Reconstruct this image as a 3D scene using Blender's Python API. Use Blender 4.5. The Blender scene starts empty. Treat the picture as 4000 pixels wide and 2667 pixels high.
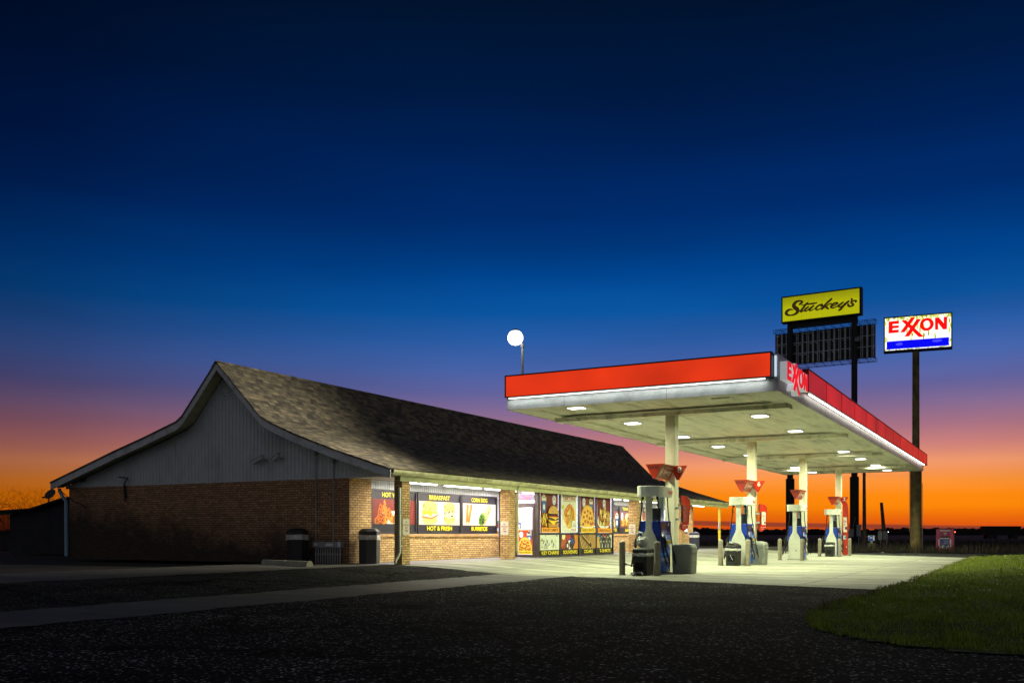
import bpy, bmesh, math, random
import numpy as np
from mathutils import Vector, Matrix
random.seed(7); R=math.radians
S=bpy.context.scene; COL=S.collection
def C(r,g,b):
    f=lambda x:(x/255/12.92 if x<=10.3 else ((x/255+.055)/1.055)**2.4)
    return (f(r),f(g),f(b))
# ------------------------------------------------------------------ camera
cam=bpy.data.objects.new('camera',bpy.data.cameras.new('camera')); COL.objects.link(cam)
cam.location=(0,0,1.1); cam.rotation_euler=(R(90),0,R(28.86-90))
cam.data.sensor_width=36; cam.data.lens=36*3716/4000; cam.data.shift_y=(2083-1333.5)/4000
cam.data.clip_end=6000; cam.data.clip_start=.1; S.camera=cam
# ------------------------------------------------------------------ world: dusk sky (direction based)
W=bpy.data.worlds.new('World'); S.world=W; W.use_nodes=True
nt=W.node_tree; nt.nodes.clear()
def N(t,**k):
    n=nt.nodes.new(t)
    for a,b in k.items(): setattr(n,a,b)
    return n
def L(a,b): nt.links.new(a,b)
def ramp(stops,mode='LINEAR'):
    n=N('ShaderNodeValToRGB'); e=n.color_ramp.elements; n.color_ramp.interpolation=mode
    for i,(p,c) in enumerate(stops):
        if i<2: x=e[i]; x.position=p
        else: x=e.new(p)
        x.color=(*c,1) if len(c)==3 else c
    return n
def math_(op,a,b=None,c=None,clamp=False):
    n=N('ShaderNodeMath',operation=op,use_clamp=clamp)
    for i,v in enumerate((a,b,c)):
        if v is None: continue
        if isinstance(v,(int,float)): n.inputs[i].default_value=v
        else: L(v,n.inputs[i])
    return n.outputs[0]
tc=N('ShaderNodeTexCoord'); nrm=N('ShaderNodeVectorMath',operation='NORMALIZE'); L(tc.outputs['Generated'],nrm.inputs[0])
sp=N('ShaderNodeSeparateXYZ'); L(nrm.outputs[0],sp.inputs[0])
el=math_('MULTIPLY',math_('ARCSINE',sp.outputs[2]),57.29578)
gx,gy=math.cos(R(17)),math.sin(R(17))
hd=math_('MAXIMUM',math_('SQRT',math_('ADD',math_('MULTIPLY',sp.outputs[0],sp.outputs[0]),math_('MULTIPLY',sp.outputs[1],sp.outputs[1]))),.001)
dot=math_('DIVIDE',math_('ADD',math_('MULTIPLY',sp.outputs[0],gx),math_('MULTIPLY',sp.outputs[1],gy)),hd)
SK=[(-1,(12,8,8)),(-.05,(150,45,20)),(.35,(220,84,20)),(.9,(236,106,12)),(1.5,(247,132,8)),(2.2,(247,134,16)),(3.0,(244,144,56)),
    (4.0,(236,150,106)),(5.0,(206,130,124)),(6.1,(170,116,136)),(7.2,(134,108,148)),(8.4,(96,98,156)),(9.8,(70,98,166)),
    (11.4,(42,92,165)),(13.0,(10,83,157)),(15.2,(0,67,141)),(18.2,(0,44,108)),(21.5,(0,34,88)),(25,(0,25,64)),(29,(1,19,46)),(40,(1,13,34))]
def pos(d): return (d+2)/44
rp=ramp([(pos(d),C(*c)) for d,c in SK]); L(math_('DIVIDE',math_('ADD',el,2),44),rp.inputs[0])
# thin dusk cloud bank just over the horizon, sinking to the right
az=math_('ARCTAN2',sp.outputs[1],sp.outputs[0])
nz=N('ShaderNodeTexNoise'); nz.inputs['Scale'].default_value=3; nz.inputs['Detail'].default_value=5
mp=N('ShaderNodeMapping'); mp.inputs['Scale'].default_value=(1.5,1.5,60); L(nrm.outputs[0],mp.inputs[0]); L(mp.outputs[0],nz.inputs[0])
ctr=math_('ADD',math_('MULTIPLY',az,1.2),.24)
off=math_('ABSOLUTE',math_('SUBTRACT',math_('ADD',el,math_('MULTIPLY',math_('SUBTRACT',nz.outputs[0],.5),.10)),ctr))
band=math_('SUBTRACT',1,math_('DIVIDE',off,.17),clamp=True)
band=math_('MULTIPLY',math_('SMOOTH_MIN',math_('MULTIPLY',band,2.2),1,.2),math_('MULTIPLY',math_('LESS_THAN',az,.42),.8),clamp=True)
mx=N('ShaderNodeMix',data_type='RGBA'); L(band,mx.inputs[0]); L(rp.outputs[0],mx.inputs[6]); mx.inputs[7].default_value=(*C(128,58,48),1)
# afterglow fades away from the sunset azimuth
fall=ramp([(0,(0,0,0)),(.70,(.20,.20,.20)),(.86,(.38,.35,.36)),(.90,(.52,.49,.50)),(.955,(.85,.85,.85)),(.985,(1,1,1)),(1,(1,1,1))])
L(math_('ADD',math_('MULTIPLY',dot,.5),.5),fall.inputs[0])
n5=N('ShaderNodeTexNoise'); n5.inputs['Scale'].default_value=2.2; n5.inputs['Detail'].default_value=4; mp5=N('ShaderNodeMapping'); mp5.inputs['Scale'].default_value=(1,1,7); L(nrm.outputs[0],mp5.inputs[0]); L(mp5.outputs[0],n5.inputs[0])
hz5=N('ShaderNodeMapRange'); hz5.inputs[1].default_value=.3; hz5.inputs[2].default_value=.7; hz5.inputs[3].default_value=.90; hz5.inputs[4].default_value=1.10; L(n5.outputs[0],hz5.inputs[0])
fv=N('ShaderNodeVectorMath',operation='SCALE'); L(fall.outputs[0],fv.inputs[0]); L(hz5.outputs[0],fv.inputs['Scale'])
mul=N('ShaderNodeMix',data_type='RGBA',blend_type='MULTIPLY'); mul.inputs[0].default_value=1; L(mx.outputs[2],mul.inputs[6]); L(fv.outputs[0],mul.inputs[7])
# dim grey-violet eastern sky behind the viewer
east=ramp([(0,(0,0,0)),(.06,(.135,.138,.142)),(.3,(.105,.110,.128)),(1,(.012,.018,.040))]); L(math_('DIVIDE',math_('ADD',el,2),90),east.inputs[0])
ef=N('ShaderNodeMapRange'); ef.inputs[1].default_value=-.1; ef.inputs[2].default_value=.45; ef.inputs[3].default_value=1; ef.inputs[4].default_value=0; L(dot,ef.inputs[0])
m2=N('ShaderNodeMix',data_type='RGBA'); L(ef.outputs[0],m2.inputs[0]); L(mul.outputs[2],m2.inputs[6]); L(east.outputs[0],m2.inputs[7])
bg=N('ShaderNodeBackground'); bg.inputs[1].default_value=1; L(m2.outputs[2],bg.inputs[0])
wo=N('ShaderNodeOutputWorld'); L(bg.outputs[0],wo.inputs[0])
S.view_settings.view_transform='Standard'; S.view_settings.look='None'; S.view_settings.exposure=0; S.view_settings.gamma=1
S.cycles.use_denoising=True; S.cycles.max_bounces=6; S.cycles.diffuse_bounces=3; S.cycles.glossy_bounces=3; S.cycles.transmission_bounces=4
S.cycles.transparent_max_bounces=12; S.cycles.sample_clamp_indirect=6; S.cycles.caustics_reflective=False; S.cycles.caustics_refractive=False
LAMP_COL=(.95,1,.64); TUBE_COL=(1,.92,.80)
# ------------------------------------------------------------------ materials
MATS={}
def newmat(name):
    m=bpy.data.materials.new(name); m.use_nodes=True; t=m.node_tree; return m,t,t.nodes['Principled BSDF']
def P(name,col,rough=.6,metal=0,var=.12,scale=6,bump=0,bscale=60,dirt=None,dscale=2,damt=.5,dstretch=(1,1,1),spec=.5):
    """painted / plain surface with fine mottling, optional dirt in a second colour"""
    if name in MATS: return MATS[name]
    m,t,b=newmat(name); n=t.nodes; l=t.links
    tcn=n.new('ShaderNodeTexCoord'); nz=n.new('ShaderNodeTexNoise'); nz.inputs['Scale'].default_value=scale; nz.inputs['Detail'].default_value=8
    l.new(tcn.outputs['Object'],nz.inputs['Vector'])
    r=n.new('ShaderNodeMapRange'); r.inputs[1].default_value=.3; r.inputs[2].default_value=.7; r.inputs[3].default_value=1-var; r.inputs[4].default_value=1+var; l.new(nz.outputs[0],r.inputs[0])
    mm=n.new('ShaderNodeMix'); mm.data_type='RGBA'; mm.blend_type='MULTIPLY'; mm.inputs[0].default_value=1; mm.inputs[6].default_value=(*col,1); l.new(r.outputs[0],mm.inputs[7])
    out=mm.outputs[2]
    if dirt:
        mpn=n.new('ShaderNodeMapping'); mpn.inputs['Scale'].default_value=dstretch; l.new(tcn.outputs['Object'],mpn.inputs[0])
        d=n.new('ShaderNodeTexNoise'); d.inputs['Scale'].default_value=dscale; d.inputs['Detail'].default_value=10; d.inputs['Roughness'].default_value=.65; l.new(mpn.outputs[0],d.inputs['Vector'])
        rr=n.new('ShaderNodeMapRange'); rr.inputs[1].default_value=.48; rr.inputs[2].default_value=.68; rr.inputs[3].default_value=0; rr.inputs[4].default_value=damt; l.new(d.outputs[0],rr.inputs[0])
        m3=n.new('ShaderNodeMix'); m3.data_type='RGBA'; l.new(rr.outputs[0],m3.inputs[0]); l.new(out,m3.inputs[6]); m3.inputs[7].default_value=(*dirt,1); out=m3.outputs[2]
    l.new(out,b.inputs['Base Color']); b.inputs['Roughness'].default_value=rough; b.inputs['Metallic'].default_value=metal; b.inputs['Specular IOR Level'].default_value=spec
    if bump:
        bz=n.new('ShaderNodeTexNoise'); bz.inputs['Scale'].default_value=bscale; bz.inputs['Detail'].default_value=6; l.new(tcn.outputs['Object'],bz.inputs['Vector'])
        bn=n.new('ShaderNodeBump'); bn.inputs['Strength'].default_value=bump; bn.inputs['Distance'].default_value=.02; l.new(bz.outputs[0],bn.inputs['Height']); l.new(bn.outputs[0],b.inputs['Normal'])
    MATS[name]=m; return m
def EM(name,col,s,var=0,scale=1):
    if name in MATS: return MATS[name]
    m,t,b=newmat(name); b.inputs['Base Color'].default_value=(*[min(1,c) for c in col],1); b.inputs['Roughness'].default_value=.4
    b.inputs['Emission Color'].default_value=(*col,1); b.inputs['Emission Strength'].default_value=s
    if var:
        n=t.nodes;l=t.links; tcn=n.new('ShaderNodeTexCoord'); nz=n.new('ShaderNodeTexNoise'); nz.inputs['Scale'].default_value=scale; l.new(tcn.outputs['Object'],nz.inputs[0])
        r=n.new('ShaderNodeMapRange'); r.inputs[1].default_value=.3; r.inputs[2].default_value=.7; r.inputs[3].default_value=s*(1-var); r.inputs[4].default_value=s*(1+var); l.new(nz.outputs[0],r.inputs[0]); l.new(r.outputs[0],b.inputs['Emission Strength'])
    MATS[name]=m; return m
def brick_mat(name,c1,c2,mortar,darken=0):
    m,t,b=newmat(name); n=t.nodes; l=t.links
    uv=n.new('ShaderNodeUVMap'); uv.uv_map='UVMap'
    br=n.new('ShaderNodeTexBrick'); l.new(uv.outputs[0],br.inputs['Vector'])
    br.inputs['Color1'].default_value=(*c1,1); br.inputs['Color2'].default_value=(*c2,1); br.inputs['Mortar'].default_value=(*mortar,1)
    br.inputs['Scale'].default_value=1; br.inputs['Brick Width'].default_value=.215; br.inputs['Row Height'].default_value=.072; br.inputs['Mortar Size'].default_value=.008; br.inputs['Mortar Smooth'].default_value=.3; br.inputs['Bias'].default_value=0
    nz=n.new('ShaderNodeTexNoise'); nz.inputs['Scale'].default_value=9; nz.inputs['Detail'].default_value=9; l.new(uv.outputs[0],nz.inputs[0])
    r=n.new('ShaderNodeMapRange'); r.inputs[1].default_value=.3; r.inputs[2].default_value=.7; r.inputs[3].default_value=.72; r.inputs[4].default_value=1.25; l.new(nz.outputs[0],r.inputs[0])
    mm=n.new('ShaderNodeMix'); mm.data_type='RGBA'; mm.blend_type='MULTIPLY'; mm.inputs[0].default_value=1; l.new(br.outputs[0],mm.inputs[6]); l.new(r.outputs[0],mm.inputs[7]); out=mm.outputs[2]
    if darken:
        d=n.new('ShaderNodeTexNoise'); d.inputs['Scale'].default_value=.6; d.inputs['Detail'].default_value=12; d.inputs['Roughness'].default_value=.72; l.new(uv.outputs[0],d.inputs[0])
        sx=n.new('ShaderNodeSeparateXYZ'); l.new(uv.outputs[0],sx.inputs[0])
        # uneven near-black tone, deeper towards the foot and the left end
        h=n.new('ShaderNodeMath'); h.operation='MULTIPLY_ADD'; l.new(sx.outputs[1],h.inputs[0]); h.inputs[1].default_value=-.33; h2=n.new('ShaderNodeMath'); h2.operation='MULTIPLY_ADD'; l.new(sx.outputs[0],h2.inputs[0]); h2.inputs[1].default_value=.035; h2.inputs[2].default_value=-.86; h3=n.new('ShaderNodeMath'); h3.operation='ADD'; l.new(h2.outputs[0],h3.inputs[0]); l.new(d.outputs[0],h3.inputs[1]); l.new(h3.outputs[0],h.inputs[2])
        rr=n.new('ShaderNodeMapRange'); rr.inputs[1].default_value=-.16; rr.inputs[2].default_value=.22; rr.inputs[3].default_value=0; rr.inputs[4].default_value=darken; l.new(h.outputs[0],rr.inputs[0])
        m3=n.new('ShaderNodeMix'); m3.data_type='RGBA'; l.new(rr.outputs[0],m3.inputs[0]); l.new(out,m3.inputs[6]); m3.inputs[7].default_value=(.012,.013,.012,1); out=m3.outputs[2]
    l.new(out,b.inputs['Base Color']); b.inputs['Roughness'].default_value=.85
    bn=n.new('ShaderNodeBump'); bn.inputs['Strength'].default_value=.7; bn.inputs['Distance'].default_value=.012; bn.invert=True
    l.new(br.outputs[1],bn.inputs['Height']); l.new(bn.outputs[0],b.inputs['Normal'])
    MATS[name]=m; return m
BRICK=brick_mat('front_brick',C(216,180,120),C(184,144,94),C(62,52,38))
BRICKG=brick_mat('gable_brick',C(206,158,116),C(168,124,90),C(60,52,44),darken=.88)
def shingle_mat():
    m,t,b=newmat('shingles'); n=t.nodes; l=t.links
    uv=n.new('ShaderNodeUVMap'); uv.uv_map='UVMap'
    br=n.new('ShaderNodeTexBrick'); l.new(uv.outputs[0],br.inputs['Vector'])
    for k,v in (('Color1',(.29,.25,.18,1)),('Color2',(.10,.092,.085,1)),('Mortar',(.045,.042,.038,1))): br.inputs[k].default_value=v
    br.inputs['Scale'].default_value=1; br.inputs['Brick Width'].default_value=.31; br.inputs['Row Height'].default_value=.15; br.inputs['Mortar Size'].default_value=.006; br.inputs['Bias'].default_value=.0; br.offset=.37
    b2=n.new('ShaderNodeTexBrick'); l.new(uv.outputs[0],b2.inputs['Vector'])
    for k,v in (('Color1',(1.15,1.1,1.0,1)),('Color2',(.62,.64,.68,1)),('Mortar',(.8,.8,.8,1))): b2.inputs[k].default_value=v
    b2.inputs['Scale'].default_value=1; b2.inputs['Brick Width'].default_value=.22; b2.inputs['Row Height'].default_value=.15; b2.inputs['Mortar Size'].default_value=.0; b2.offset=.61
    mm=n.new('ShaderNodeMix'); mm.data_type='RGBA'; mm.blend_type='MULTIPLY'; mm.inputs[0].default_value=1; l.new(br.outputs[0],mm.inputs[6]); l.new(b2.outputs[0],mm.inputs[7])
    nz=n.new('ShaderNodeTexNoise'); nz.inputs['Scale'].default_value=90; nz.inputs['Detail'].default_value=3; l.new(uv.outputs[0],nz.inputs[0])
    r=n.new('ShaderNodeMapRange'); r.inputs[1].default_value=.3; r.inputs[2].default_value=.7; r.inputs[3].default_value=.7; r.inputs[4].default_value=1.3; l.new(nz.outputs[0],r.inputs[0])
    m3=n.new('ShaderNodeMix'); m3.data_type='RGBA'; m3.blend_type='MULTIPLY'; m3.inputs[0].default_value=1; l.new(mm.outputs[2],m3.inputs[6]); l.new(r.outputs[0],m3.inputs[7])
    l.new(m3.outputs[2],b.inputs['Base Color']); b.inputs['Roughness'].default_value=.95; b.inputs['Specular IOR Level'].default_value=.15
    bn=n.new('ShaderNodeBump'); bn.inputs['Strength'].default_value=.6; bn.inputs['Distance'].default_value=.012; bn.invert=True; l.new(br.outputs[1],bn.inputs['Height']); l.new(bn.outputs[0],b.inputs['Normal'])
    MATS['shingles']=m; return m
SHINGLE=shingle_mat()
def asphalt_mat(name,base,lo,hi,crack=.5):
    m,t,b=newmat(name); n=t.nodes; l=t.links
    tcn=n.new('ShaderNodeTexCoord')
    v=n.new('ShaderNodeTexVoronoi'); v.inputs['Scale'].default_value=46; l.new(tcn.outputs['Object'],v.inputs[0])
    sx=n.new('ShaderNodeSeparateXYZ'); l.new(v.outputs['Color'],sx.inputs[0])
    rp=n.new('ShaderNodeValToRGB'); e=rp.color_ramp.elements; e[0].position=0; e[0].color=(lo,lo,lo,1); e[1].position=.72; e[1].color=(base,base*1.0,base*.97,1)
    x=e.new(.93); x.color=(base*1.5,base*1.5,base*1.45,1); x=e.new(1); x.color=(hi,hi,hi,1); l.new(sx.outputs[0],rp.inputs[0])  # brightest cells: pale aggregate, with its glints put into the colour
    nz=n.new('ShaderNodeTexNoise'); nz.inputs['Scale'].default_value=.6; nz.inputs['Detail'].default_value=10; nz.inputs['Roughness'].default_value=.65; l.new(tcn.outputs['Object'],nz.inputs[0])
    r=n.new('ShaderNodeMapRange'); r.inputs[1].default_value=.3; r.inputs[2].default_value=.7; r.inputs[3].default_value=.35; r.inputs[4].default_value=1.7; l.new(nz.outputs[0],r.inputs[0])
    mm=n.new('ShaderNodeMix'); mm.data_type='RGBA'; mm.blend_type='MULTIPLY'; mm.inputs[0].default_value=1; l.new(rp.outputs[0],mm.inputs[6]); l.new(r.outputs[0],mm.inputs[7])
    # worn darker patches
    mpp=n.new('ShaderNodeMapping'); mpp.inputs['Scale'].default_value=(1.3,.7,1); l.new(tcn.outputs['Object'],mpp.inputs[0]); np_=n.new('ShaderNodeTexNoise'); np_.inputs['Scale'].default_value=.55; np_.inputs['Detail'].default_value=9; np_.inputs['Roughness'].default_value=.7; l.new(mpp.outputs[0],np_.inputs[0])
    rpp=n.new('ShaderNodeMapRange'); rpp.inputs[1].default_value=.60; rpp.inputs[2].default_value=.63; rpp.inputs[3].default_value=1; rpp.inputs[4].default_value=.18; l.new(np_.outputs[0],rpp.inputs[0])
    mpx=n.new('ShaderNodeMix'); mpx.data_type='RGBA'; mpx.blend_type='MULTIPLY'; mpx.inputs[0].default_value=1; l.new(mm.outputs[2],mpx.inputs[6]); l.new(rpp.outputs[0],mpx.inputs[7]); mm=mpx
    # meandering cracks
    nn=n.new('ShaderNodeTexNoise'); nn.inputs['Scale'].default_value=1.2; nn.inputs['Detail'].default_value=6; l.new(tcn.outputs['Object'],nn.inputs[0])
    ad=n.new('ShaderNodeMix'); ad.data_type='RGBA'; ad.blend_type='ADD'; ad.inputs[0].default_value=.9; l.new(tcn.outputs['Object'],ad.inputs[6]); l.new(nn.outputs['Color'],ad.inputs[7])
    v2=n.new('ShaderNodeTexVoronoi'); v2.feature='DISTANCE_TO_EDGE'; v2.inputs['Scale'].default_value=.33; l.new(ad.outputs[2],v2.inputs[0])
    cr=n.new('ShaderNodeMapRange'); cr.inputs[1].default_value=.0; cr.inputs[2].default_value=.022; cr.inputs[3].default_value=crack; cr.inputs[4].default_value=0; l.new(v2.outputs[0],cr.inputs[0])
    m3=n.new('ShaderNodeMix'); m3.data_type='RGBA'; l.new(cr.outputs[0],m3.inputs[0]); l.new(mm.outputs[2],m3.inputs[6]); m3.inputs[7].default_value=(.004,.004,.004,1)
    l.new(m3.outputs[2],b.inputs['Base Color']); b.inputs['Roughness'].default_value=.95; b.inputs['Specular IOR Level'].default_value=.04
    bz=n.new('ShaderNodeTexNoise'); bz.inputs['Scale'].default_value=70; bz.inputs['Detail'].default_value=4; l.new(tcn.outputs['Object'],bz.inputs[0])
    bn=n.new('ShaderNodeBump'); bn.inputs['Strength'].default_value=.9; bn.inputs['Distance'].default_value=.02; l.new(bz.outputs[0],bn.inputs['Height']); l.new(bn.outputs[0],b.inputs['Normal'])
    MATS[name]=m; return m
ASPH=asphalt_mat('asphalt',.028,.003,.62,.95); ASPH2=asphalt_mat('worn_asphalt',.035,.010,.25,.9)
def concrete_mat(name,c,streak=.45,joint=0,spots=1):
    m,t,b=newmat(name); n=t.nodes; l=t.links
    tcn=n.new('ShaderNodeTexCoord')
    mp=n.new('ShaderNodeMapping'); mp.inputs['Scale'].default_value=(1.6,.22,1); l.new(tcn.outputs['Object'],mp.inputs[0])
    nz=n.new('ShaderNodeTexNoise'); nz.inputs['Scale'].default_value=.9; nz.inputs['Detail'].default_value=9; nz.inputs['Roughness'].default_value=.62; l.new(mp.outputs[0],nz.inputs[0])
    r=n.new('ShaderNodeMapRange'); r.inputs[1].default_value=.36; r.inputs[2].default_value=.62; r.inputs[3].default_value=1-streak; r.inputs[4].default_value=1.1; l.new(nz.outputs[0],r.inputs[0])
    n2=n.new('ShaderNodeTexNoise'); n2.inputs['Scale'].default_value=35; n2.inputs['Detail'].default_value=5; l.new(tcn.outputs['Object'],n2.inputs[0])
    r2=n.new('ShaderNodeMapRange'); r2.inputs[1].default_value=.3; r2.inputs[2].default_value=.7; r2.inputs[3].default_value=.85; r2.inputs[4].default_value=1.15; l.new(n2.outputs[0],r2.inputs[0])
    k=n.new('ShaderNodeMath'); k.operation='MULTIPLY'; l.new(r.outputs[0],k.inputs[0]); l.new(r2.outputs[0],k.inputs[1])
    n3=n.new('ShaderNodeTexNoise'); n3.inputs['Scale'].default_value=1.7; n3.inputs['Detail'].default_value=7; n3.inputs['Roughness'].default_value=.7; l.new(tcn.outputs['Object'],n3.inputs[0])
    r3=n.new('ShaderNodeMapRange'); r3.inputs[1].default_value=.56; r3.inputs[2].default_value=.66; r3.inputs[3].default_value=1; r3.inputs[4].default_value=.45; l.new(n3.outputs[0],r3.inputs[0])
    k3=n.new('ShaderNodeMath'); k3.operation='MULTIPLY'; l.new(k.outputs[0],k3.inputs[0]); l.new(r3.outputs[0],k3.inputs[1]); k=k3
    mm=n.new('ShaderNodeMix'); mm.data_type='RGBA'; mm.blend_type='MULTIPLY'; mm.inputs[0].default_value=1; mm.inputs[6].default_value=(*c,1); l.new(k.outputs[0],mm.inputs[7]); out=mm.outputs[2]
    if joint:
        br=n.new('ShaderNodeTexBrick'); l.new(tcn.outputs['Object'],br.inputs[0]); br.offset=0; br.inputs['Scale'].default_value=1; br.inputs['Brick Width'].default_value=4.5; br.inputs['Row Height'].default_value=4.4; br.inputs['Mortar Size'].default_value=.02
        m3=n.new('ShaderNodeMix'); m3.data_type='RGBA'; q=n.new('ShaderNodeMath'); q.operation='MULTIPLY'; l.new(br.outputs[1],q.inputs[0]); q.inputs[1].default_value=joint; l.new(q.outputs[0],m3.inputs[0]); l.new(out,m3.inputs[6]); m3.inputs[7].default_value=(.03,.028,.025,1); out=m3.outputs[2]
    l.new(out,b.inputs['Base Color']); b.inputs['Roughness'].default_value=.7
    bn=n.new('ShaderNodeBump'); bn.inputs['Strength'].default_value=.35; bn.inputs['Distance'].default_value=.01; l.new(n2.outputs[0],bn.inputs['Height']); l.new(bn.outputs[0],b.inputs['Normal'])
    MATS[name]=m; return m
CONC=concrete_mat('pad_concrete',(.315,.325,.235),.62,.8); CONC2=concrete_mat('old_concrete',(.105,.10,.088),.4,.5); WALK=concrete_mat('walk_concrete',(.20,.20,.205),.35,.5)
def art_mat():
    m,t,b=newmat('print'); n=t.nodes; l=t.links
    a=n.new('ShaderNodeVertexColor'); a.layer_name='Col'
    tcn=n.new('ShaderNodeTexCoord'); nz=n.new('ShaderNodeTexNoise'); nz.inputs['Scale'].default_value=28; nz.inputs['Detail'].default_value=6; l.new(tcn.outputs['Object'],nz.inputs[0])
    r=n.new('ShaderNodeMapRange'); r.inputs[1].default_value=.35; r.inputs[2].default_value=.65; r.inputs[3].default_value=.82; r.inputs[4].default_value=1.12; l.new(nz.outputs[0],r.inputs[0])
    mm=n.new('ShaderNodeMix'); mm.data_type='RGBA'; mm.blend_type='MULTIPLY'; mm.inputs[0].default_value=1; l.new(a.outputs[0],mm.inputs[6]); l.new(r.outputs[0],mm.inputs[7])
    l.new(mm.outputs[2],b.inputs['Base Color']); b.inputs['Roughness'].default_value=.45; MATS['print']=m; return m
PRINT=art_mat()
def art_glow(name,s):
    m,t,b=newmat(name); n=t.nodes; l=t.links; a=n.new('ShaderNodeVertexColor'); a.layer_name='Col'
    l.new(a.outputs[0],b.inputs['Base Color']); l.new(a.outputs[0],b.inputs['Emission Color']); b.inputs['Emission Strength'].default_value=s; b.inputs['Roughness'].default_value=.4
    MATS[name]=m; return m
GLOWART=art_glow('backlit_print',1.0)
WHITE=P('white_siding',C(212,217,220),.55,var=.06,scale=3,dirt=C(120,118,100),dscale=1.2,damt=.35,dstretch=(1,1,.3))
TRIM=P('trim_paint',C(222,224,226),.5,var=.06,dirt=C(70,68,60),dscale=3,damt=.5)
GUTTER=P('gutter_paint',C(206,204,160),.45,var=.08,dirt=C(96,92,60),dscale=2.2,damt=.6)
SOFF=P('canopy_soffit',C(224,224,208),.5,var=.08,scale=2,dirt=C(120,116,96),dscale=1.1,damt=.7,dstretch=(.35,2.2,1))
VAL=P('canopy_valance',C(186,188,190),.42,var=.06,scale=2,dirt=C(96,96,96),dscale=1.5,damt=.5)
COLM=P('column_paint',C(216,216,190),.4,var=.05,scale=3,dirt=C(140,134,100),dscale=1.6,damt=.45,dstretch=(1,1,.4))
DARK=P('dark_frame',C(46,45,50),.4,var=.15,spec=.5)
BLACK=P('black_plastic',C(30,31,32),.5,var=.25,scale=8)
GREYP=P('grey_plastic',C(142,146,136),.55,var=.12,scale=5)
NAVYP=P('navy_plastic',C(44,50,70),.5,var=.15)
BAG=P('plastic_liner',C(200,200,195),.25,var=.25,scale=14,bump=.8,bscale=18)
STEEL=P('grey_steel',C(158,160,162),.5,.1,var=.15)
BLKSTEEL=P('black_steel',C(26,27,32),.45,.3,var=.3,scale=3)
RUST=P('rusty_pole',C(132,114,70),.7,var=.35,scale=3,dirt=C(44,28,16),dscale=1.6,damt=.95,dstretch=(1,1,.45),bump=.3,bscale=12)
WOOD=P('weathered_wood',C(96,82,66),.9,var=.35,scale=5,bump=.5,bscale=25)
PUMPW=P('dispenser_paint',C(224,228,214),.35,var=.06,scale=3,dirt=C(130,128,112),dscale=2,damt=.35)
BLUE=P('dispenser_blue',C(18,62,176),.32,var=.12,scale=4)
BLUED=P('dispenser_deep_blue',C(14,40,120),.32,var=.12)
CONSOLE=P('console_blue',C(70,110,200),.3,var=.1)
RUBBER=P('hose_rubber',C(18,18,19),.4,var=.1)
REDP=P('red_paint',C(184,38,12),.4,var=.1,scale=3,dirt=C(120,50,30),damt=.4)
REDD=P('faded_red_paint',C(150,62,42),.5,var=.12)
BOLL=P('bollard_paint',C(142,136,118),.6,var=.15,scale=6,dirt=C(80,74,60),damt=.5)
YEL=P('yellow_post_paint',C(214,186,40),.45,var=.1,dirt=C(120,100,40),damt=.4)
LENS=EM('lamp_lens',(1,.98,.86),7); TUBE=EM('tube_glow',(1,.94,.92),5); STRIP=EM('strip_glow',(.92,.98,.90),3.2); INNER=EM('window_strip_glow',(.80,.84,1),4.5,.3,9)
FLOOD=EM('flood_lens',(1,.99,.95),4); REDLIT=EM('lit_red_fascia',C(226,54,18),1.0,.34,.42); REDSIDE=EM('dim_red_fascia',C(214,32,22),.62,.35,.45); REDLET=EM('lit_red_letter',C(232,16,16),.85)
CREAM=P('cream_plaster',C(232,230,224),.6,var=.04)
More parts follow.
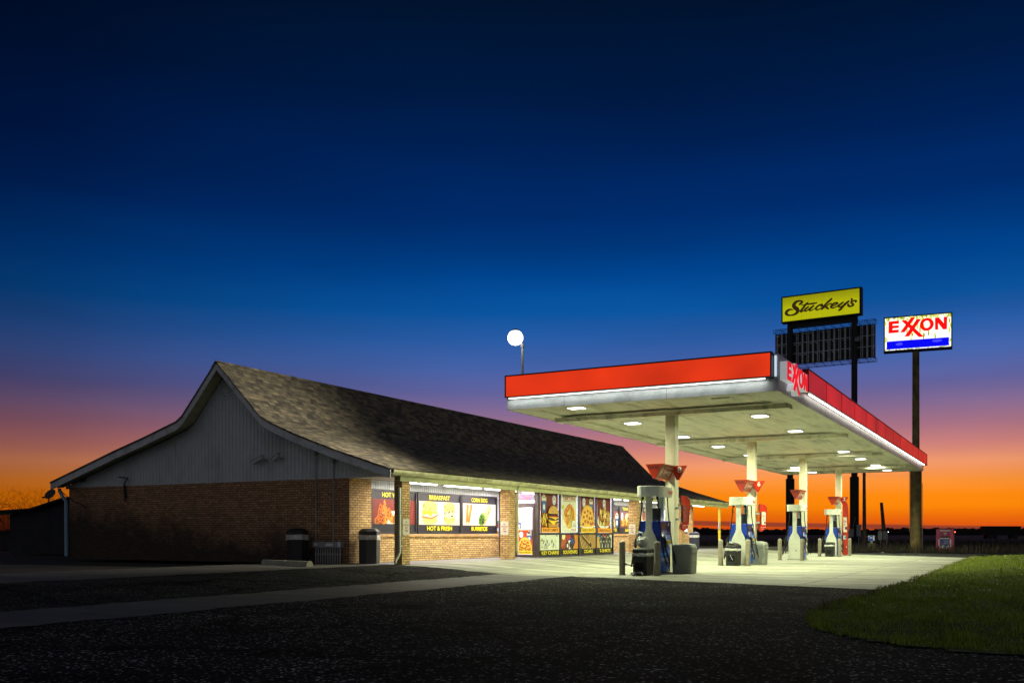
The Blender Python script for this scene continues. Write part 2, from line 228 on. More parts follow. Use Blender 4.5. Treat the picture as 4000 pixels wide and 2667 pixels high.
# ------------------------------------------------------------------ mesh builder
class M:
    def __init__(s): s.v=[]; s.f=[]; s.mi=[]
    def add(s,vs,fs,mi=0):
        o=len(s.v); s.v+= [tuple(p) for p in vs]; s.f+=[tuple(i+o for i in f) for f in fs]; s.mi+=[mi]*len(fs); return s
    def box(s,x0,x1,y0,y1,z0,z1,mi=0):
        v=[(x0,y0,z0),(x1,y0,z0),(x1,y1,z0),(x0,y1,z0),(x0,y0,z1),(x1,y0,z1),(x1,y1,z1),(x0,y1,z1)]
        return s.add(v,[(0,3,2,1),(4,5,6,7),(0,1,5,4),(1,2,6,5),(2,3,7,6),(3,0,4,7)],mi)
    def prism(s,poly,ax,a,b,mi=0):
        """poly: 2D points in the two other axes, extruded along ax from a to b"""
        n=len(poly)
        def mk(p,t): return {'x':(t,p[0],p[1]),'y':(p[0],t,p[1]),'z':(p[0],p[1],t)}[ax]
        v=[mk(p,a) for p in poly]+[mk(p,b) for p in poly]
        f=[tuple(range(n))[::-1],tuple(range(n,2*n))]+[(i,(i+1)%n,(i+1)%n+n,i+n) for i in range(n)]
        return s.add(v,f,mi)
    def rings(s,rings,cap=True,mi=0):
        n=len(rings[0]); v=[p for r in rings for p in r]; f=[]
        for k in range(len(rings)-1):
            for i in range(n): j=(i+1)%n; f.append((k*n+i,k*n+j,(k+1)*n+j,(k+1)*n+i))
        if cap: f.append(tuple(range(n))[::-1]); f.append(tuple(range((len(rings)-1)*n,len(rings)*n)))
        return s.add(v,f,mi)
    def cyl(s,p0,p1,r0,r1=None,n=12,mi=0):
        r1=r0 if r1 is None else r1
        return s.tube([p0,p1],[r0,r1],n,mi)
    def tube(s,pts,r,n=8,mi=0):
        pts=[Vector(p) for p in pts]; rs=r if isinstance(r,(list,tuple)) else [r]*len(pts); rings=[]
        up=None
        for i,p in enumerate(pts):
            d=(pts[min(i+1,len(pts)-1)]-pts[max(i-1,0)]).normalized()
            if up is None: up=Vector((0,0,1)) if abs(d.z)<.9 else Vector((1,0,0))
            a=d.cross(up).normalized(); b=a.cross(d).normalized(); up=b
            rings.append([p+(a*math.cos(2*math.pi*k/n)+b*math.sin(2*math.pi*k/n))*rs[i] for k in range(n)])
        return s.rings(rings,True,mi)
    def lathe(s,prof,cx=0,cy=0,n=20,mi=0,sx=1,sy=1):
        return s.rings([[(cx+sx*r*math.cos(2*math.pi*k/n),cy+sy*r*math.sin(2*math.pi*k/n),z) for k in range(n)] for r,z in prof],True,mi)
    def build(s,name,mats,parent=None,org=(0,0,0),smooth=False,bevel=0,uvf=None):
        ox,oy,oz=org; me=bpy.data.meshes.new(name); me.from_pydata([(x-ox,y-oy,z-oz) for x,y,z in s.v],[],s.f)
        mats=mats if isinstance(mats,(list,tuple)) else [mats]
        for m in mats: me.materials.append(m)
        if len(mats)>1: me.polygons.foreach_set('material_index',s.mi)
        uv=me.uv_layers.new(name='UVMap'); me.update()
        for p in me.polygons:
            nx,ny,nz=map(abs,p.normal)
            for li in p.loop_indices:
                x,y,z=s.v[me.loops[li].vertex_index]
                if uvf: uv.data[li].uv=uvf(x,y,z)
                elif nx>=ny and nx>=nz: uv.data[li].uv=(y,z)
                elif ny>=nz: uv.data[li].uv=(x,z)
                else: uv.data[li].uv=(x,y)
        if smooth:
            for p in me.polygons: p.use_smooth=len(p.vertices)<=4
        o=bpy.data.objects.new(name,me); COL.objects.link(o)
        if parent: o.parent=parent
        if bevel:
            b=o.modifiers.new('b','BEVEL'); b.width=bevel; b.segments=2; b.limit_method='ANGLE'
        if smooth: 
            try: 
                me.set_sharp_from_angle(angle=R(40))
            except Exception: pass
        return o
def tag(o,label=None,cat=None,group=None,kind=None):
    if label: o['label']=label
    if cat: o['category']=cat
    if group: o['group']=group
    if kind: o['kind']=kind
    return o
def thing(name,label,cat,loc=(0,0,0),rz=0,group=None):
    o=bpy.data.objects.new(name,None); COL.objects.link(o); o.location=loc; o.rotation_euler=(0,0,rz); o.empty_display_size=.2
    return tag(o,label,cat,group)
def copy_tree(o,parent=None):
    c=o.copy(); COL.objects.link(c)
    if parent: c.parent=parent
    for ch in list(o.children): copy_tree(ch,c)
    return c
def top(o,loc): o.location=loc; return o
# ------------------------------------------------------------------ flat printed artwork
_T={}
def text2d(txt,bold=.02):
    k=(txt,bold)
    if k in _T: return _T[k]
    cu=bpy.data.curves.new('t','FONT'); cu.body=txt; cu.size=1; cu.offset=bold; cu.resolution_u=3; cu.fill_mode='FRONT'
    o=bpy.data.objects.new('t',cu); COL.objects.link(o); dg=bpy.context.evaluated_depsgraph_get(); me=bpy.data.meshes.new_from_object(o.evaluated_get(dg))
    v=[(q.co.x,q.co.y) for q in me.vertices]; f=[tuple(p.vertices) for p in me.polygons]
    bpy.data.objects.remove(o); bpy.data.curves.remove(cu); bpy.data.meshes.remove(me); _T[k]=(v,f); return v,f
class Art:
    """flat print on a plane: O origin, r right vector, n outward normal, up = z"""
    def __init__(s,O,r,n,base=.002,step=.0008,up=(0,0,1)): s.O=Vector(O); s.r=Vector(r); s.n=Vector(n); s.u=Vector(up); s.k=base; s.step=step; s.v=[]; s.f=[]; s.c=[]; s.clip=None
    def add(s,vs,fs,col):
        if s.clip:
            a,b,c,d=s.clip; vs=[(min(max(x,a),b),min(max(y,c),d)) for x,y in vs]
        o=len(s.v); s.k+=s.step
        s.v+=[tuple(s.O+s.r*x+s.u*y+s.n*s.k) for x,y in vs]; s.f+=[tuple(i+o for i in f) for f in fs]; s.c+=[col]*len(fs); return s
    def poly(s,pts,col): return s.add(pts,[tuple(range(len(pts)))],C(*col))
    def rect(s,x0,x1,y0,y1,col): return s.poly([(x0,y0),(x1,y0),(x1,y1),(x0,y1)],col)
    def ell(s,cx,cy,rx,ry,col,n=20,a=0,wob=0,seed=0):
        rnd=random.Random(seed); ca,sa=math.cos(a),math.sin(a); p=[]
        for k in range(n):
            t=2*math.pi*k/n; q=1+wob*(rnd.random()-.5)*2; x=rx*q*math.cos(t); y=ry*q*math.sin(t); p.append((cx+x*ca-y*sa,cy+x*sa+y*ca))
        return s.poly(p,col)
    def scatter(s,n,fx,cols,seed,size=(.02,.04),asp=(.5,1)):
        rnd=random.Random(seed); s.k+=s.step; kk=s.k; st=s.step; s.step=st*.12
        for i in range(n):
            x,y=fx(rnd); a=rnd.random()*math.pi; r=rnd.uniform(*size); s.ell(x,y,r,r*rnd.uniform(*asp),rnd.choice(cols),7,a)
        s.step=st
    def stroke(s,pts,w,col):
        n=len(pts); L_=[];R_=[]
        for i,(x,y) in enumerate(pts):
            x0,y0=pts[max(0,i-1)]; x1,y1=pts[min(n-1,i+1)]; dx,dy=x1-x0,y1-y0; d=math.hypot(dx,dy) or 1; ww=w[i]/2 if isinstance(w,(list,tuple)) else w/2
            L_.append((x-dy/d*ww,y+dx/d*ww)); R_.append((x+dy/d*ww,y-dx/d*ww))
        vs=L_+R_; fs=[(i,i+1,n+i+1,n+i) for i in range(n-1)]; s.add(vs,fs,C(*col))
        for i in (0,n-1):
            ww=w[i]/2 if isinstance(w,(list,tuple)) else w/2
            if ww>0: s.ell(pts[i][0],pts[i][1],ww,ww,col,8)
    def text(s,txt,x0,x1,y0,y1,col,bold=.016):
        v,f=text2d(txt,bold); xs=[p[0] for p in v]; ys=[p[1] for p in v]; ax,bx,ay,by=min(xs),max(xs),min(ys),max(ys)
        return s.add([(x0+(x-ax)/(bx-ax)*(x1-x0),y0+(y-ay)/(by-ay)*(y1-y0)) for x,y in v],f,C(*col))
    def build(s,name,parent,org=(0,0,0),mat=None):
        me=bpy.data.meshes.new(name); ox,oy,oz=org; me.from_pydata([(x-ox,y-oy,z-oz) for x,y,z in s.v],[],s.f); me.materials.append(mat or PRINT)
        a=me.color_attributes.new('Col','FLOAT_COLOR','CORNER'); buf=[]
        for p,c in zip(me.polygons,s.c): buf+=[c[0],c[1],c[2],1.0]*len(p.vertices)
        a.data.foreach_set('color',buf); me.update(); o=bpy.data.objects.new(name,me); COL.objects.link(o)
        if parent: o.parent=parent
        return o
# ------------------------------------------------------------------ EXXON lettering (unit box: width 1 of the face, measured on the pole sign)
def U(pts):
    o=[]
    for x,y in pts:
        u=(x-126)/2031; t=275-170*u; b=1238-148*u; o.append((u,(b-y)/(b-t)))
    return o
EX=[U([(245,365),(568,340),(565,430),(368,442),(368,492),(562,478),(562,550),(368,570),(368,622),(562,605),(560,690),(238,720)]),
    U([(632,328),(782,320),(1330,808),(1180,825)]),U([(940,240),(1080,235),(740,682),(605,688)]),U([(1115,290),(1255,282),(880,808),(735,812)]),
    U([(1668,250),(1790,238),(1935,410),(1932,225),(2042,212),(2030,585),(1915,595),(1765,405),(1768,605),(1672,605)])]
def ring2d(c,ro,ri,n=28):
    o=[(c[0]+ro[0]*math.cos(2*math.pi*k/n),c[1]+ro[1]*math.sin(2*math.pi*k/n)) for k in range(n)]
    i=[(c[0]+ri[0]*math.cos(2*math.pi*k/n),c[1]+ri[1]*math.sin(2*math.pi*k/n)) for k in range(n)]
    return o,i
EXO=ring2d(U([(1420,445)])[0],(.105,.197),(.050,.112))
def art_exxon(A,fx,fy,col):
    for p in EX: A.poly([(fx(x),fy(y)) for x,y in p],col)
    o,i=EXO; n=len(o); A.add([(fx(x),fy(y)) for x,y in o+i],[(k,(k+1)%n,n+(k+1)%n,n+k) for k in range(n)],C(*col))
# ================================================================== GROUND
def sm(t): t=max(0,min(1,t)); return t*t*(3-2*t)
def hz(x,y): return .2*sm((y-11.5)/4.2)-.045*sm((x-30)/20)*(1-sm((y-11.5)/4.2))
def sheet(name,mat,ys,x0f,x1f,nx,dz,hf=hz):
    m=M(); rows=[]
    for y in ys:
        a,b=x0f(y),x1f(y); rows.append([(a+(b-a)*i/nx,y,hf(a+(b-a)*i/nx,y)+dz) for i in range(nx+1)])
    for r in rows: m.v+=[(px,py+wob(px,py),pz) for px,py,pz in r] if name in ('concrete_strip','concrete_walk') and (r is rows[0] or r is rows[-1]) else r
    n=nx+1
    for j in range(len(ys)-1):
        for i in range(nx): m.f.append((j*n+i,j*n+i+1,(j+1)*n+i+1,(j+1)*n+i)); m.mi.append(0)
    return tag(m.build(name,mat,smooth=False),kind='structure')
def wob(x,y):
    return .05*math.sin(x*1.9+y*3)+.035*math.sin(x*5.3+y)+.03*math.sin(x*11.7+y*2)+.02*math.sin(x*23.1)
def fr(a,b,st):
    n=max(1,int(round((b-a)/st))); return [a+(b-a)*i/n for i in range(n+1)]
SOIL=P('field_soil',(.020,.018,.014),.95,var=.5,scale=.4,bump=.5,bscale=6)
sheet('ground',SOIL,[-3000,-300,-60,-12]+fr(-10,24,.6)+[60,300,3000],lambda y:-900,lambda y:3500,3,-.10)
rj=random.Random(3); JIT={}
def jit(y,a): 
    k=round(y,2)
    if k not in JIT: JIT[k]=rj.uniform(-1,1)
    return JIT[k]*a
def edge(y): return 19.6+(y-2.4)*(22.0-19.6)/8.0 if y<10.45 else 21.9
sheet('asphalt_lot',ASPH,[-14,-6,-2,0,2.4]+fr(2.6,10.9,.22),lambda y:-16,lambda y:(30 if y<2.4 else edge(y)+.25),1,0)
sheet('concrete_strip',CONC2,fr(10.45,12.4,.3),lambda y:-16,lambda y:22.2,260,.008)
sheet('asphalt_patch',ASPH2,fr(12.1,16.6,.2),lambda y:-16,lambda y:22.2,1,0)
sheet('concrete_walk',CONC2,fr(16.3,20.3,.4),lambda y:-16,lambda y:22.2,260,.008)
sheet('concrete_pad',CONC,fr(2.35,10.4,.2)+fr(10.6,15.8,.2),lambda y:edge(y)+(jit(y,.10) if y>7 else jit(y,.03)),lambda y:min(58,49.2+(y-2.6)*.85),24,.010)
sheet('far_apron',ASPH2,fr(2.35,31,.8),lambda y:(46 if y<15.8 else 55.2),lambda y:62.0 if y<12 else 60,2,-.002)
sheet('back_pad',CONC,fr(15.8,24,.6),lambda y:55.0,lambda y:58.6,2,.006)
mW=M(); mW.box(22.2,55.0,15.75,17.75,.0,.215); tag(mW.build('sidewalk',WALK,bevel=.01),kind='structure')
mW=M(); mW.box(58.6,58.85,12.5,26,.0,.30); tag(mW.build('kerb',CONC2,bevel=.02),kind='structure')
# grass verge: a low mound with its own blades
GR=[(49.3,2.55),(23.7,2.45),(17,2.62),(15.2,2.68),(13.4,2.72),(12.4,2.60),(11.4,2.3),(10.7,1.9),(10.0,1.14),(9.75,.2),(9.6,-.8),(9.4,-3),(9.2,-9),(49.6,-9)]
def gx0(y):
    if y>2.72: return 13.4
    pts=GR[4:13]
    for (xa,ya),(xb,yb) in zip(pts,pts[1:]):
        if yb<=y<=ya: return xa+(xb-xa)*(ya-y)/(ya-yb)
    return 9.2
def gtop(x):
    pts=[(9,2.7),(13.4,2.72),(15.2,2.68),(17,2.62),(23.7,2.45),(49.3,2.55),(60,2.55)]
    for (xa,ya),(xb,yb) in zip(pts,pts[1:]):
        if xa<=x<=xb: return ya+(yb-ya)*(x-xa)/(xb-xa)+.06*math.sin(x*1.3)+.05*math.sin(x*3.7+1)+.03*math.sin(x*9.1)
    return 2.5
def gh(x,y):
    e=min(gtop(x)-y,(x-gx0(y)),49.6-x)
    return .012+.11*sm(e/2.2)+.02*math.sin(x*1.7+y)*sm(e)+.02*math.sin(y*3.1+x*.8)*sm(e)
m=M(); xs=fr(9.2,49.6,.25); ys=fr(-9,2.9,.2); idx={}
for x in xs:
    for y in ys:
        if y<=gtop(x)+.12 and x>=gx0(min(y,2.7))-.2: idx[(x,y)]=len(m.v); m.v.append((x,min(y,gtop(x)),gh(x,min(y,gtop(x)))))
for a,b in zip(xs,xs[1:]):
    for c_,d in zip(ys,ys[1:]):
        q=[idx.get(k) for k in ((a,c_),(b,c_),(b,d),(a,d))]
        if None not in q: m.f.append(tuple(q)); m.mi.append(0)
tag(m.build('grass_verge',P('verge_soil',(.05,.075,.015),.95,var=.5,scale=9,bump=.6,bscale=30)),kind='structure')
def blades(name,n,samp,hgt,mats,seed,wd=(.004,.009)):
    rnd=random.Random(seed); V=[];F=[];MI=[]
    for i in range(n):
        x,y,z,hs=samp(rnd)
        h=rnd.uniform(*hgt)*hs; a=rnd.random()*6.283; w=rnd.uniform(*wd); lx,ly=math.cos(a)*w,math.sin(a)*w
        b=rnd.random()*6.283; q=h*rnd.uniform(.15,.8); bx,by=math.cos(b)*q,math.sin(b)*q; k=len(V)
        V+=[(x-lx,y-ly,z-.01),(x+lx,y+ly,z-.01),(x+lx*.7+bx*.35,y+ly*.7+by*.35,z+h*.6),(x-lx*.7+bx*.35,y-ly*.7+by*.35,z+h*.6),(x+bx,y+by,z+h)]
        F+=[(k,k+1,k+2,k+3),(k+3,k+2,k+4)]; mi=rnd.choice((0,0,0,1,1,2)) ; MI+=[mi,mi]
    me=bpy.data.meshes.new(name); me.from_pydata(V,[],F)
    for q in mats: me.materials.append(q)
    me.polygons.foreach_set('material_index',MI); me.update(); o=bpy.data.objects.new(name,me); COL.objects.link(o); return o
G1=P('grass_green',(.27,.35,.010),.6,var=.3,scale=3); G2=P('grass_dark',(.14,.21,.007),.6,var=.3,scale=3); G3=P('grass_straw',(.27,.32,.05),.7,var=.3,scale=3)
D_A=P('straw_dry',(.20,.17,.08),.8,var=.3); D_B=P('straw_dull',(.10,.085,.045),.8,var=.3)
def gs(rnd):
    while True:
        x=9.3+40*rnd.random()**1.7; y=2.75-3.6*rnd.random()**1.15 if x>14 else 2.8-5*rnd.random()
        if y<gtop(x)+.03 and x>gx0(min(y,2.7)): 
            cl=.45+.8*max(0,math.sin(x*3.1+1.3*math.sin(y*4))*math.sin(y*5.3+x)+.35)+(.7 if math.sin(x*11+y*3)*math.sin(y*13-x*2)>.82 else 0); return x,y,gh(x,y),cl
tag(blades('grass',105000,gs,(.02,.075),[G1,G2,G3],5,(.003,.007)),'short green grass on the verge right of the concrete pad','grass',kind='stuff')
def ed(rnd):
    x=14+35*rnd.random()**1.4; y=gtop(x)+rnd.gauss(.0,.09); return x,y,.012,.5+rnd.random()
tag(blades('weeds',5200,ed,(.015,.06),[D_A,D_B,G1],15,(.003,.008)),'dry straw and weeds along the ragged verge edge','weeds',kind='stuff')
# scrub in the field behind
D1=P('scrub_dark',(.030,.026,.018),.9,var=.3); D2=P('scrub_dry',(.060,.048,.030),.9,var=.3)
def fs(rnd):
    x=61+60*rnd.random()**2; y=-6+34*rnd.random(); return x,y,0,.6+.8*rnd.random()
tag(blades('scrub',26000,fs,(.15,.6),[D1,D1,D2],6,(.006,.02)),'dark dry weeds in the field behind the poles','scrub',kind='stuff')
def fs2(rnd):
    x=30+20*rnd.random(); y=31.3+12*rnd.random(); return x,y,.18,.6+.8*rnd.random()
# treeline on the horizon
m=M(); rt=random.Random(12)
for i in range(1700):
    a=R(-25+95*rt.random()); d=640+120*rt.random(); x,y=d*math.cos(a),d*math.sin(a); hh=(2.9+.5*math.sin(a*23)+.4*math.sin(a*61+1)+rt.random()*1.5); w=rt.uniform(1.5,5)
    n=7; base=[(x+w*math.cos(6.283*k/n),y+w*math.sin(6.283*k/n),-.5) for k in range(n)]
    mid=[(x+w*1.05*rt.uniform(.8,1.1)*math.cos(6.283*k/n),y+w*1.05*math.sin(6.283*k/n),hh*rt.uniform(.5,.75)) for k in range(n)]
    tp=[(x+w*.45*rt.uniform(.6,1.2)*math.cos(6.283*k/n),y+w*.45*math.sin(6.283*k/n),hh*rt.uniform(.9,1.12)) for k in range(n)]
    m.rings([base,mid,tp])
tag(m.build('treeline',P('far_foliage',(.014,.013,.011),.95,var=.3,scale=.05)),'low dark line of distant woods on the horizon','woods',kind='stuff')
# ================================================================== STORE
X0,XR,XE,XF=22.2,21.7,54.2,55.2; Y0,Y1=17.7,30.36; ZG=.2; ZB=2.77
st=thing('store_building','brick convenience store with a steep kinked shingle roof and lit food posters','building',(X0,Y0,ZG)); SO=(X0,Y0,ZG)
def sb(m,name,mat,parent=None,**k): return m.build(name,mat,parent or st,SO,**k)
PR=[(15.86,2.91),(17.77,3.50),(19.33,4.04),(20.3,4.44),(20.68,4.64),(20.92,4.86),(22.57,6.49),(23.4,5.60),(24.10,4.86),(24.36,4.70),(25.9,4.25),(27.3,3.88),(30.7,2.90)]
def prz(y):
    for (a,za),(b,zb) in zip(PR,PR[1:]):
        if a<=y<=b: return za+(zb-za)*(y-a)/(b-a)
    return 2.9
# roof slabs (front and rear slope), uv along the slope
cum=[0]
for (a,za),(b,zb) in zip(PR,PR[1:]): cum.append(cum[-1]+math.hypot(b-a,zb-za))
def roof_part(i0,i1):
    m=M(); n=i1-i0+1; V=[];
    for x in (XR-.03,XF+.03):
        for i in range(i0,i1+1): V.append((x,PR[i][0],PR[i][1]+.03))
    for x in (XR-.03,XF+.03):
        for i in range(i0,i1+1): V.append((x,PR[i][0],PR[i][1]-.02))
    F=[]
    for i in range(n-1): F.append((i,n+i,n+i+1,i+1)); F.append((2*n+i,2*n+i+1,3*n+i+1,3*n+i))
    for i in range(n-1): F.append((i,i+1,2*n+i+1,2*n+i)); F.append((n+i,3*n+i,3*n+i+1,n+i+1))
    F.append((0,2*n,3*n,n)); F.append((n-1,2*n-1,4*n-1,3*n-1)); m.add(V,F); return m
def ruv(x,y,z):
    for i in range(len(PR)-1):
        a,b=PR[i][0],PR[i+1][0]
        if a<=y<=b: return (x,cum[i]+(cum[i+1]-cum[i])*(y-a)/(b-a))
    return (x,0)
ro=sb(roof_part(0,6),'roof',SHINGLE,uvf=ruv); sb(roof_part(6,12),'roof',SHINGLE,uvf=ruv)
m=M(); m.prism([(22.38,6.33),(22.57,6.54),(22.76,6.33),(22.57,6.50)],'x',XR-.04,XF+.04); sb(m,'ridge_cap',SHINGLE,ro)
# rake boards and eave soffits
def offpoly(dz0,dz1,y0=15.86,y1=30.7):
    pts=[p for p in PR if y0<=p[0]<=y1]; return [(y,z+dz0) for y,z in pts]+[(y,z+dz1) for y,z in pts[::-1]]
for x in (XR,XF-.04):
    m=M(); pts=PR
    for (a,za),(b,zb) in zip(pts,pts[1:]): m.add([(x,a,za-.25),(x,b,zb-.25),(x,b,zb-.022),(x,a,za-.022),(x+.04,a,za-.25),(x+.04,b,zb-.25),(x+.04,b,zb-.022),(x+.04,a,za-.022)],[(0,3,2,1),(4,5,6,7),(0,1,5,4),(3,7,6,2),(0,4,7,3),(1,2,6,5)])
    sb(m,'rake_board',TRIM)
for xa,xb in ((XR+.042,X0-.002),(XE+.05,XF-.042)):
    m=M()
    for (a,za),(b,zb) in zip(PR,PR[1:]):
        L_=math.hypot(b-a,zb-za); k=max(1,int(L_/.3))
        for i in range(k):
            ya,yb=a+(b-a)*i/k,a+(b-a)*(i+.94)/k; z1,z2=za+(zb-za)*i/k-.16,za+(zb-za)*(i+.94)/k-.16
            m.add([(xa,ya,z1),(xb,ya,z1),(xb,yb,z2),(xa,yb,z2),(xa,ya,z1+.02),(xb,ya,z1+.02),(xb,yb,z2+.02),(xa,yb,z2+.02)],[(0,3,2,1),(4,5,6,7),(0,1,5,4),(2,3,7,6),(1,2,6,5),(3,0,4,7)])
    sb(m,'rake_soffit',P('soffit_boards',C(206,204,160),.6,var=.08,dirt=C(120,116,80),damt=.5))
sb(m,'rake_soffit',P('soffit_boards',C(206,204,160),.6,var=.08,dirt=C(120,116,80),damt=.5)) if False else None
# gable siding: vertical ribbed boards under the rake
for xg,xh in ((X0,X0+.05),(XE-.03,XE+.02)):
    m=M(); y=16.0; bw=.152
    while y<Y1:
        y2=min(y+bw-.014,Y1); za,zb=prz(y)-.19,prz(y2)-.19
        if min(za,zb)>ZB+.01:
            ymid=22.57
            P4=[(y,ZB),(y2,ZB),(y2,zb),(y,za)]
            m.prism(P4,'x',xg,xh)
            rb=[(y2-.002,ZB),(min(y2+.016,Y1+.02),ZB),(min(y2+.016,Y1+.02),zb),(y2-.002,zb)]; m.prism(rb,'x',xg-.014,xh-.004)
        y+=bw
    gs_=sb(m,'gable_siding',WHITE)
m=M(); m.box(X0-.012,X0+.05,16.0,Y1+.02,ZB-.035,ZB-.002); sb(m,'siding_trim',TRIM)
m=M(); m.box(X0-.02,X0+.01,21.75,23.4,5.40,5.46)
for k in range(6): z=5.50+k*.085; hw=max(.05,(6.2-z)/1.15); m.prism([(X0-.03,z),(X0-.002,z+.05),(X0-.002,z)],'y',22.57-min(.42,hw),22.57+min(.30,hw))
sb(m,'gable_vent',WHITE)
# brick walls
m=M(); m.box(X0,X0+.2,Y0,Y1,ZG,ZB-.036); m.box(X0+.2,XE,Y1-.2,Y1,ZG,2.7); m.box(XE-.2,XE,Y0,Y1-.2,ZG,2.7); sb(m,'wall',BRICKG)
m=M()
m.box(X0+.001,23.26,Y0-.003,Y0+.2,ZG,ZB-.036); m.box(23.26,31.1,Y0,Y0+.2,ZG,1.0); m.box(38.3,53.2,Y0,Y0+.2,ZG,1.0); m.box(53.2,XE-.001,Y0-.003,Y0+.2,ZG,2.74)
sb(m,'wall',BRICK)
for a,b in ((23.262,31.0),(38.32,53.19)):   # rowlock sill course
    m=M()
    x=a
    while x<b-.05: m.box(x,min(x+.062,b),Y0-.045,Y0+.12,1.002,1.085); x+=.073
    sb(m,'window_sill',P('sill_brick',C(196,154,104),.85,var=.25,scale=4),bevel=.004)
for a,b in ((23.262,31.1),(38.32,53.19)):
    m=M()
    x=a
    while x<b-.02: m.box(x,min(x+.105,b),Y0+.015,Y0+.07,2.475,2.735); m.box(x+.105,min(x+.12,b),Y0,Y0+.055,2.475,2.735); x+=.12
    sb(m,'wall_siding',WHITE)
# eave: beam, fascia, gutter, porch ceiling
m=M(); m.box(X0+.05,XF-.05,15.90,15.98,2.60,2.86); sb(m,'eave_fascia',P('eave_paint',C(188,190,140),.5,var=.1,dirt=C(90,96,60),dscale=1.5,damt=.5))
m=M(); gp=[(15.895,2.74),(15.80,2.76),(15.745,2.83),(15.735,2.895),(15.75,2.895),(15.762,2.84),(15.81,2.775),(15.895,2.755)]; m.prism(gp,'x',XR+.02,XF-.02)
gut=sb(m,'gutter',GUTTER)
x=XR+4
while x<XF: m=M(); m.box(x-.04,x+.04,15.728,15.742,2.76,2.90); sb(m,'gutter_joint',GUTTER,gut); x+=5.6
m=M(); x=X0+.02
while x<XF-.1: m.box(x,x+.296,15.985,Y0+.02,2.745,2.775); x+=.3
sb(m,'porch_ceiling',WHITE)
m=M(); m.box(X0+.05,XF-.06,30.45,30.62,2.70,2.86); sb(m,'eave_fascia',TRIM)
m=M(); m.box(X0,X0+.06,15.88,16.0,2.735,2.9); sb(m,'corner_board',GUTTER)
# pillars
for x0,x1,y0,y1 in ((22.4,22.79,15.95,16.22),(28.78,29.18,15.95,16.33),(40.68,41.08,15.95,16.33),(47.1,47.5,15.95,16.33)):
    m=M(); m.box(x0,x1,y0,y1,ZG-.02,2.74); sb(m,'pillar',BRICK)
m=M(); m.box(53.72,53.84,15.93,16.05,.16,2.74); m.box(53.68,53.88,15.89,16.09,.16,.23); sb(m,'porch_post',YEL)
m=M(); m.box(53.66,53.72,15.95,16.03,1.35,1.75); sb(m,'switch_box',STEEL)
# downspouts
def spout(x,y,zt,kick):
    m=M(); w=.042
    def sec(px,py,z,n): return [(px-w,py-w*.8,z),(px+w,py-w*.8,z),(px+w,py+w*.8,z),(px-w,py+w*.8,z)]
    path=[(x,y,zt),(x,y,.62),(x-.01*kick,y,.55),(x-.10*kick,y,.43),(x-.19*kick,y,.34),(x-.22*kick,y,.26)]
    m.rings([sec(*p,0) for p in path])
    for z in (1.75,.72): m.box(x-w-.012,x+w+.03,y-w*.8-.008,y+w*.8+.008,z,z+.035)
    return sb(m,'downspout',P('spout_paint',C(196,200,180),.45,var=.1,dirt=C(110,110,80),damt=.4),bevel=.008)
spout(22.34,15.99,2.42,1)
for xx in (29.24,41.14): 
    m=M(); m.rings([[(xx-.045,yy-.035,z),(xx+.045,yy-.035,z),(xx+.045,yy+.035,z),(xx-.045,yy+.035,z)] for z,yy in ((2.76,15.80),(2.62,15.88),(2.5,15.90),(.52,15.90),(.40,15.86))]); sb(m,'downspout',GUTTER,bevel=.008)
m=M(); m.tube([(22.1,30.75,2.72),(22.1,30.74,2.6),(22.1,30.55,2.4),(22.12,30.42,2.25),(22.12,30.40,.3)],.06,8); sb(m,'downspout',P('pale_spout',C(150,190,215),.5,var=.1))
# antenna arm, eave light, wires on the gable
m=M(); m.tube([(22.15,27.35,2.2),(22.1,27.33,2.8),(22.05,27.1,2.98)],.022,6); m.tube([(22.05,27.55,3.04),(22.05,27.08,2.99)],.02,6); m.tube([(22.16,27.30,2.3),(22.13,27.33,2.75)],.03,6); sb(m,'antenna_bracket',BLKSTEEL)
m=M(); m.lathe([(.02,3.06),(.07,3.04),(.08,2.98),(.04,2.92)],22.05,29.43,10); sb(m,'eave_light',BLKSTEEL)
m=M(); m.tube([(22.1,31.0,2.9),(22.15,30.6,2.55),(22.17,30.2,2.3),(22.17,29.4,2.05)],.012,5); m.tube([(22.12,30.9,2.85),(22.12,30.85,2.6),(22.14,30.5,2.52)],.012,5); sb(m,'cable',BLKSTEEL)
# porch tube lights
def tubelight(xa,xb,y=16.85,z=2.70,en=92):
    m=M(); m.box(xa,xb,y-.07,y+.07,z,z+.044); b=sb(m,'tube_light',TRIM)
    m=M(); m.cyl((xa+.04,y,z-.035),(xb-.04,y,z-.035),.032,n=8); sb(m,'tube',TUBE,b)
    l=bpy.data.lights.new('tube_lamp','AREA'); l.shape='RECTANGLE'; l.size=xb-xa; l.size_y=.12; l.energy=en; l.color=TUBE_COL
    o=bpy.data.objects.new('tube_lamp',l); COL.objects.link(o); o.parent=st; o.location=((xa+xb)/2-X0,y-Y0,z-.08-ZG)
for xa,xb in ((23.4,25.6),(26.0,28.4),(28.6,30.9),(38.6,41.0),(41.4,43.8),(44.2,46.6),(48.2,50.6),(51.6,53.6)): tubelight(xa,xb)
m=M(); m.box(25.62,25.98,16.76,16.94,2.66,2.742); sb(m,'junction_box',TRIM)
m=M(); m.lathe([(.07,2.742),(.075,2.70),(.06,2.64),(.01,2.62)],23.9,16.4,12); sb(m,'dome_camera',BLKSTEEL)
l=bpy.data.lights.new('door_tube','AREA'); l.shape='RECTANGLE'; l.size=.5; l.size_y=.5; l.energy=30; l.color=(.9,.85,1)
o=bpy.data.objects.new('door_tube',l); COL.objects.link(o); o.parent=st; o.location=(30.3-X0,16.9-Y0,2.6-ZG)
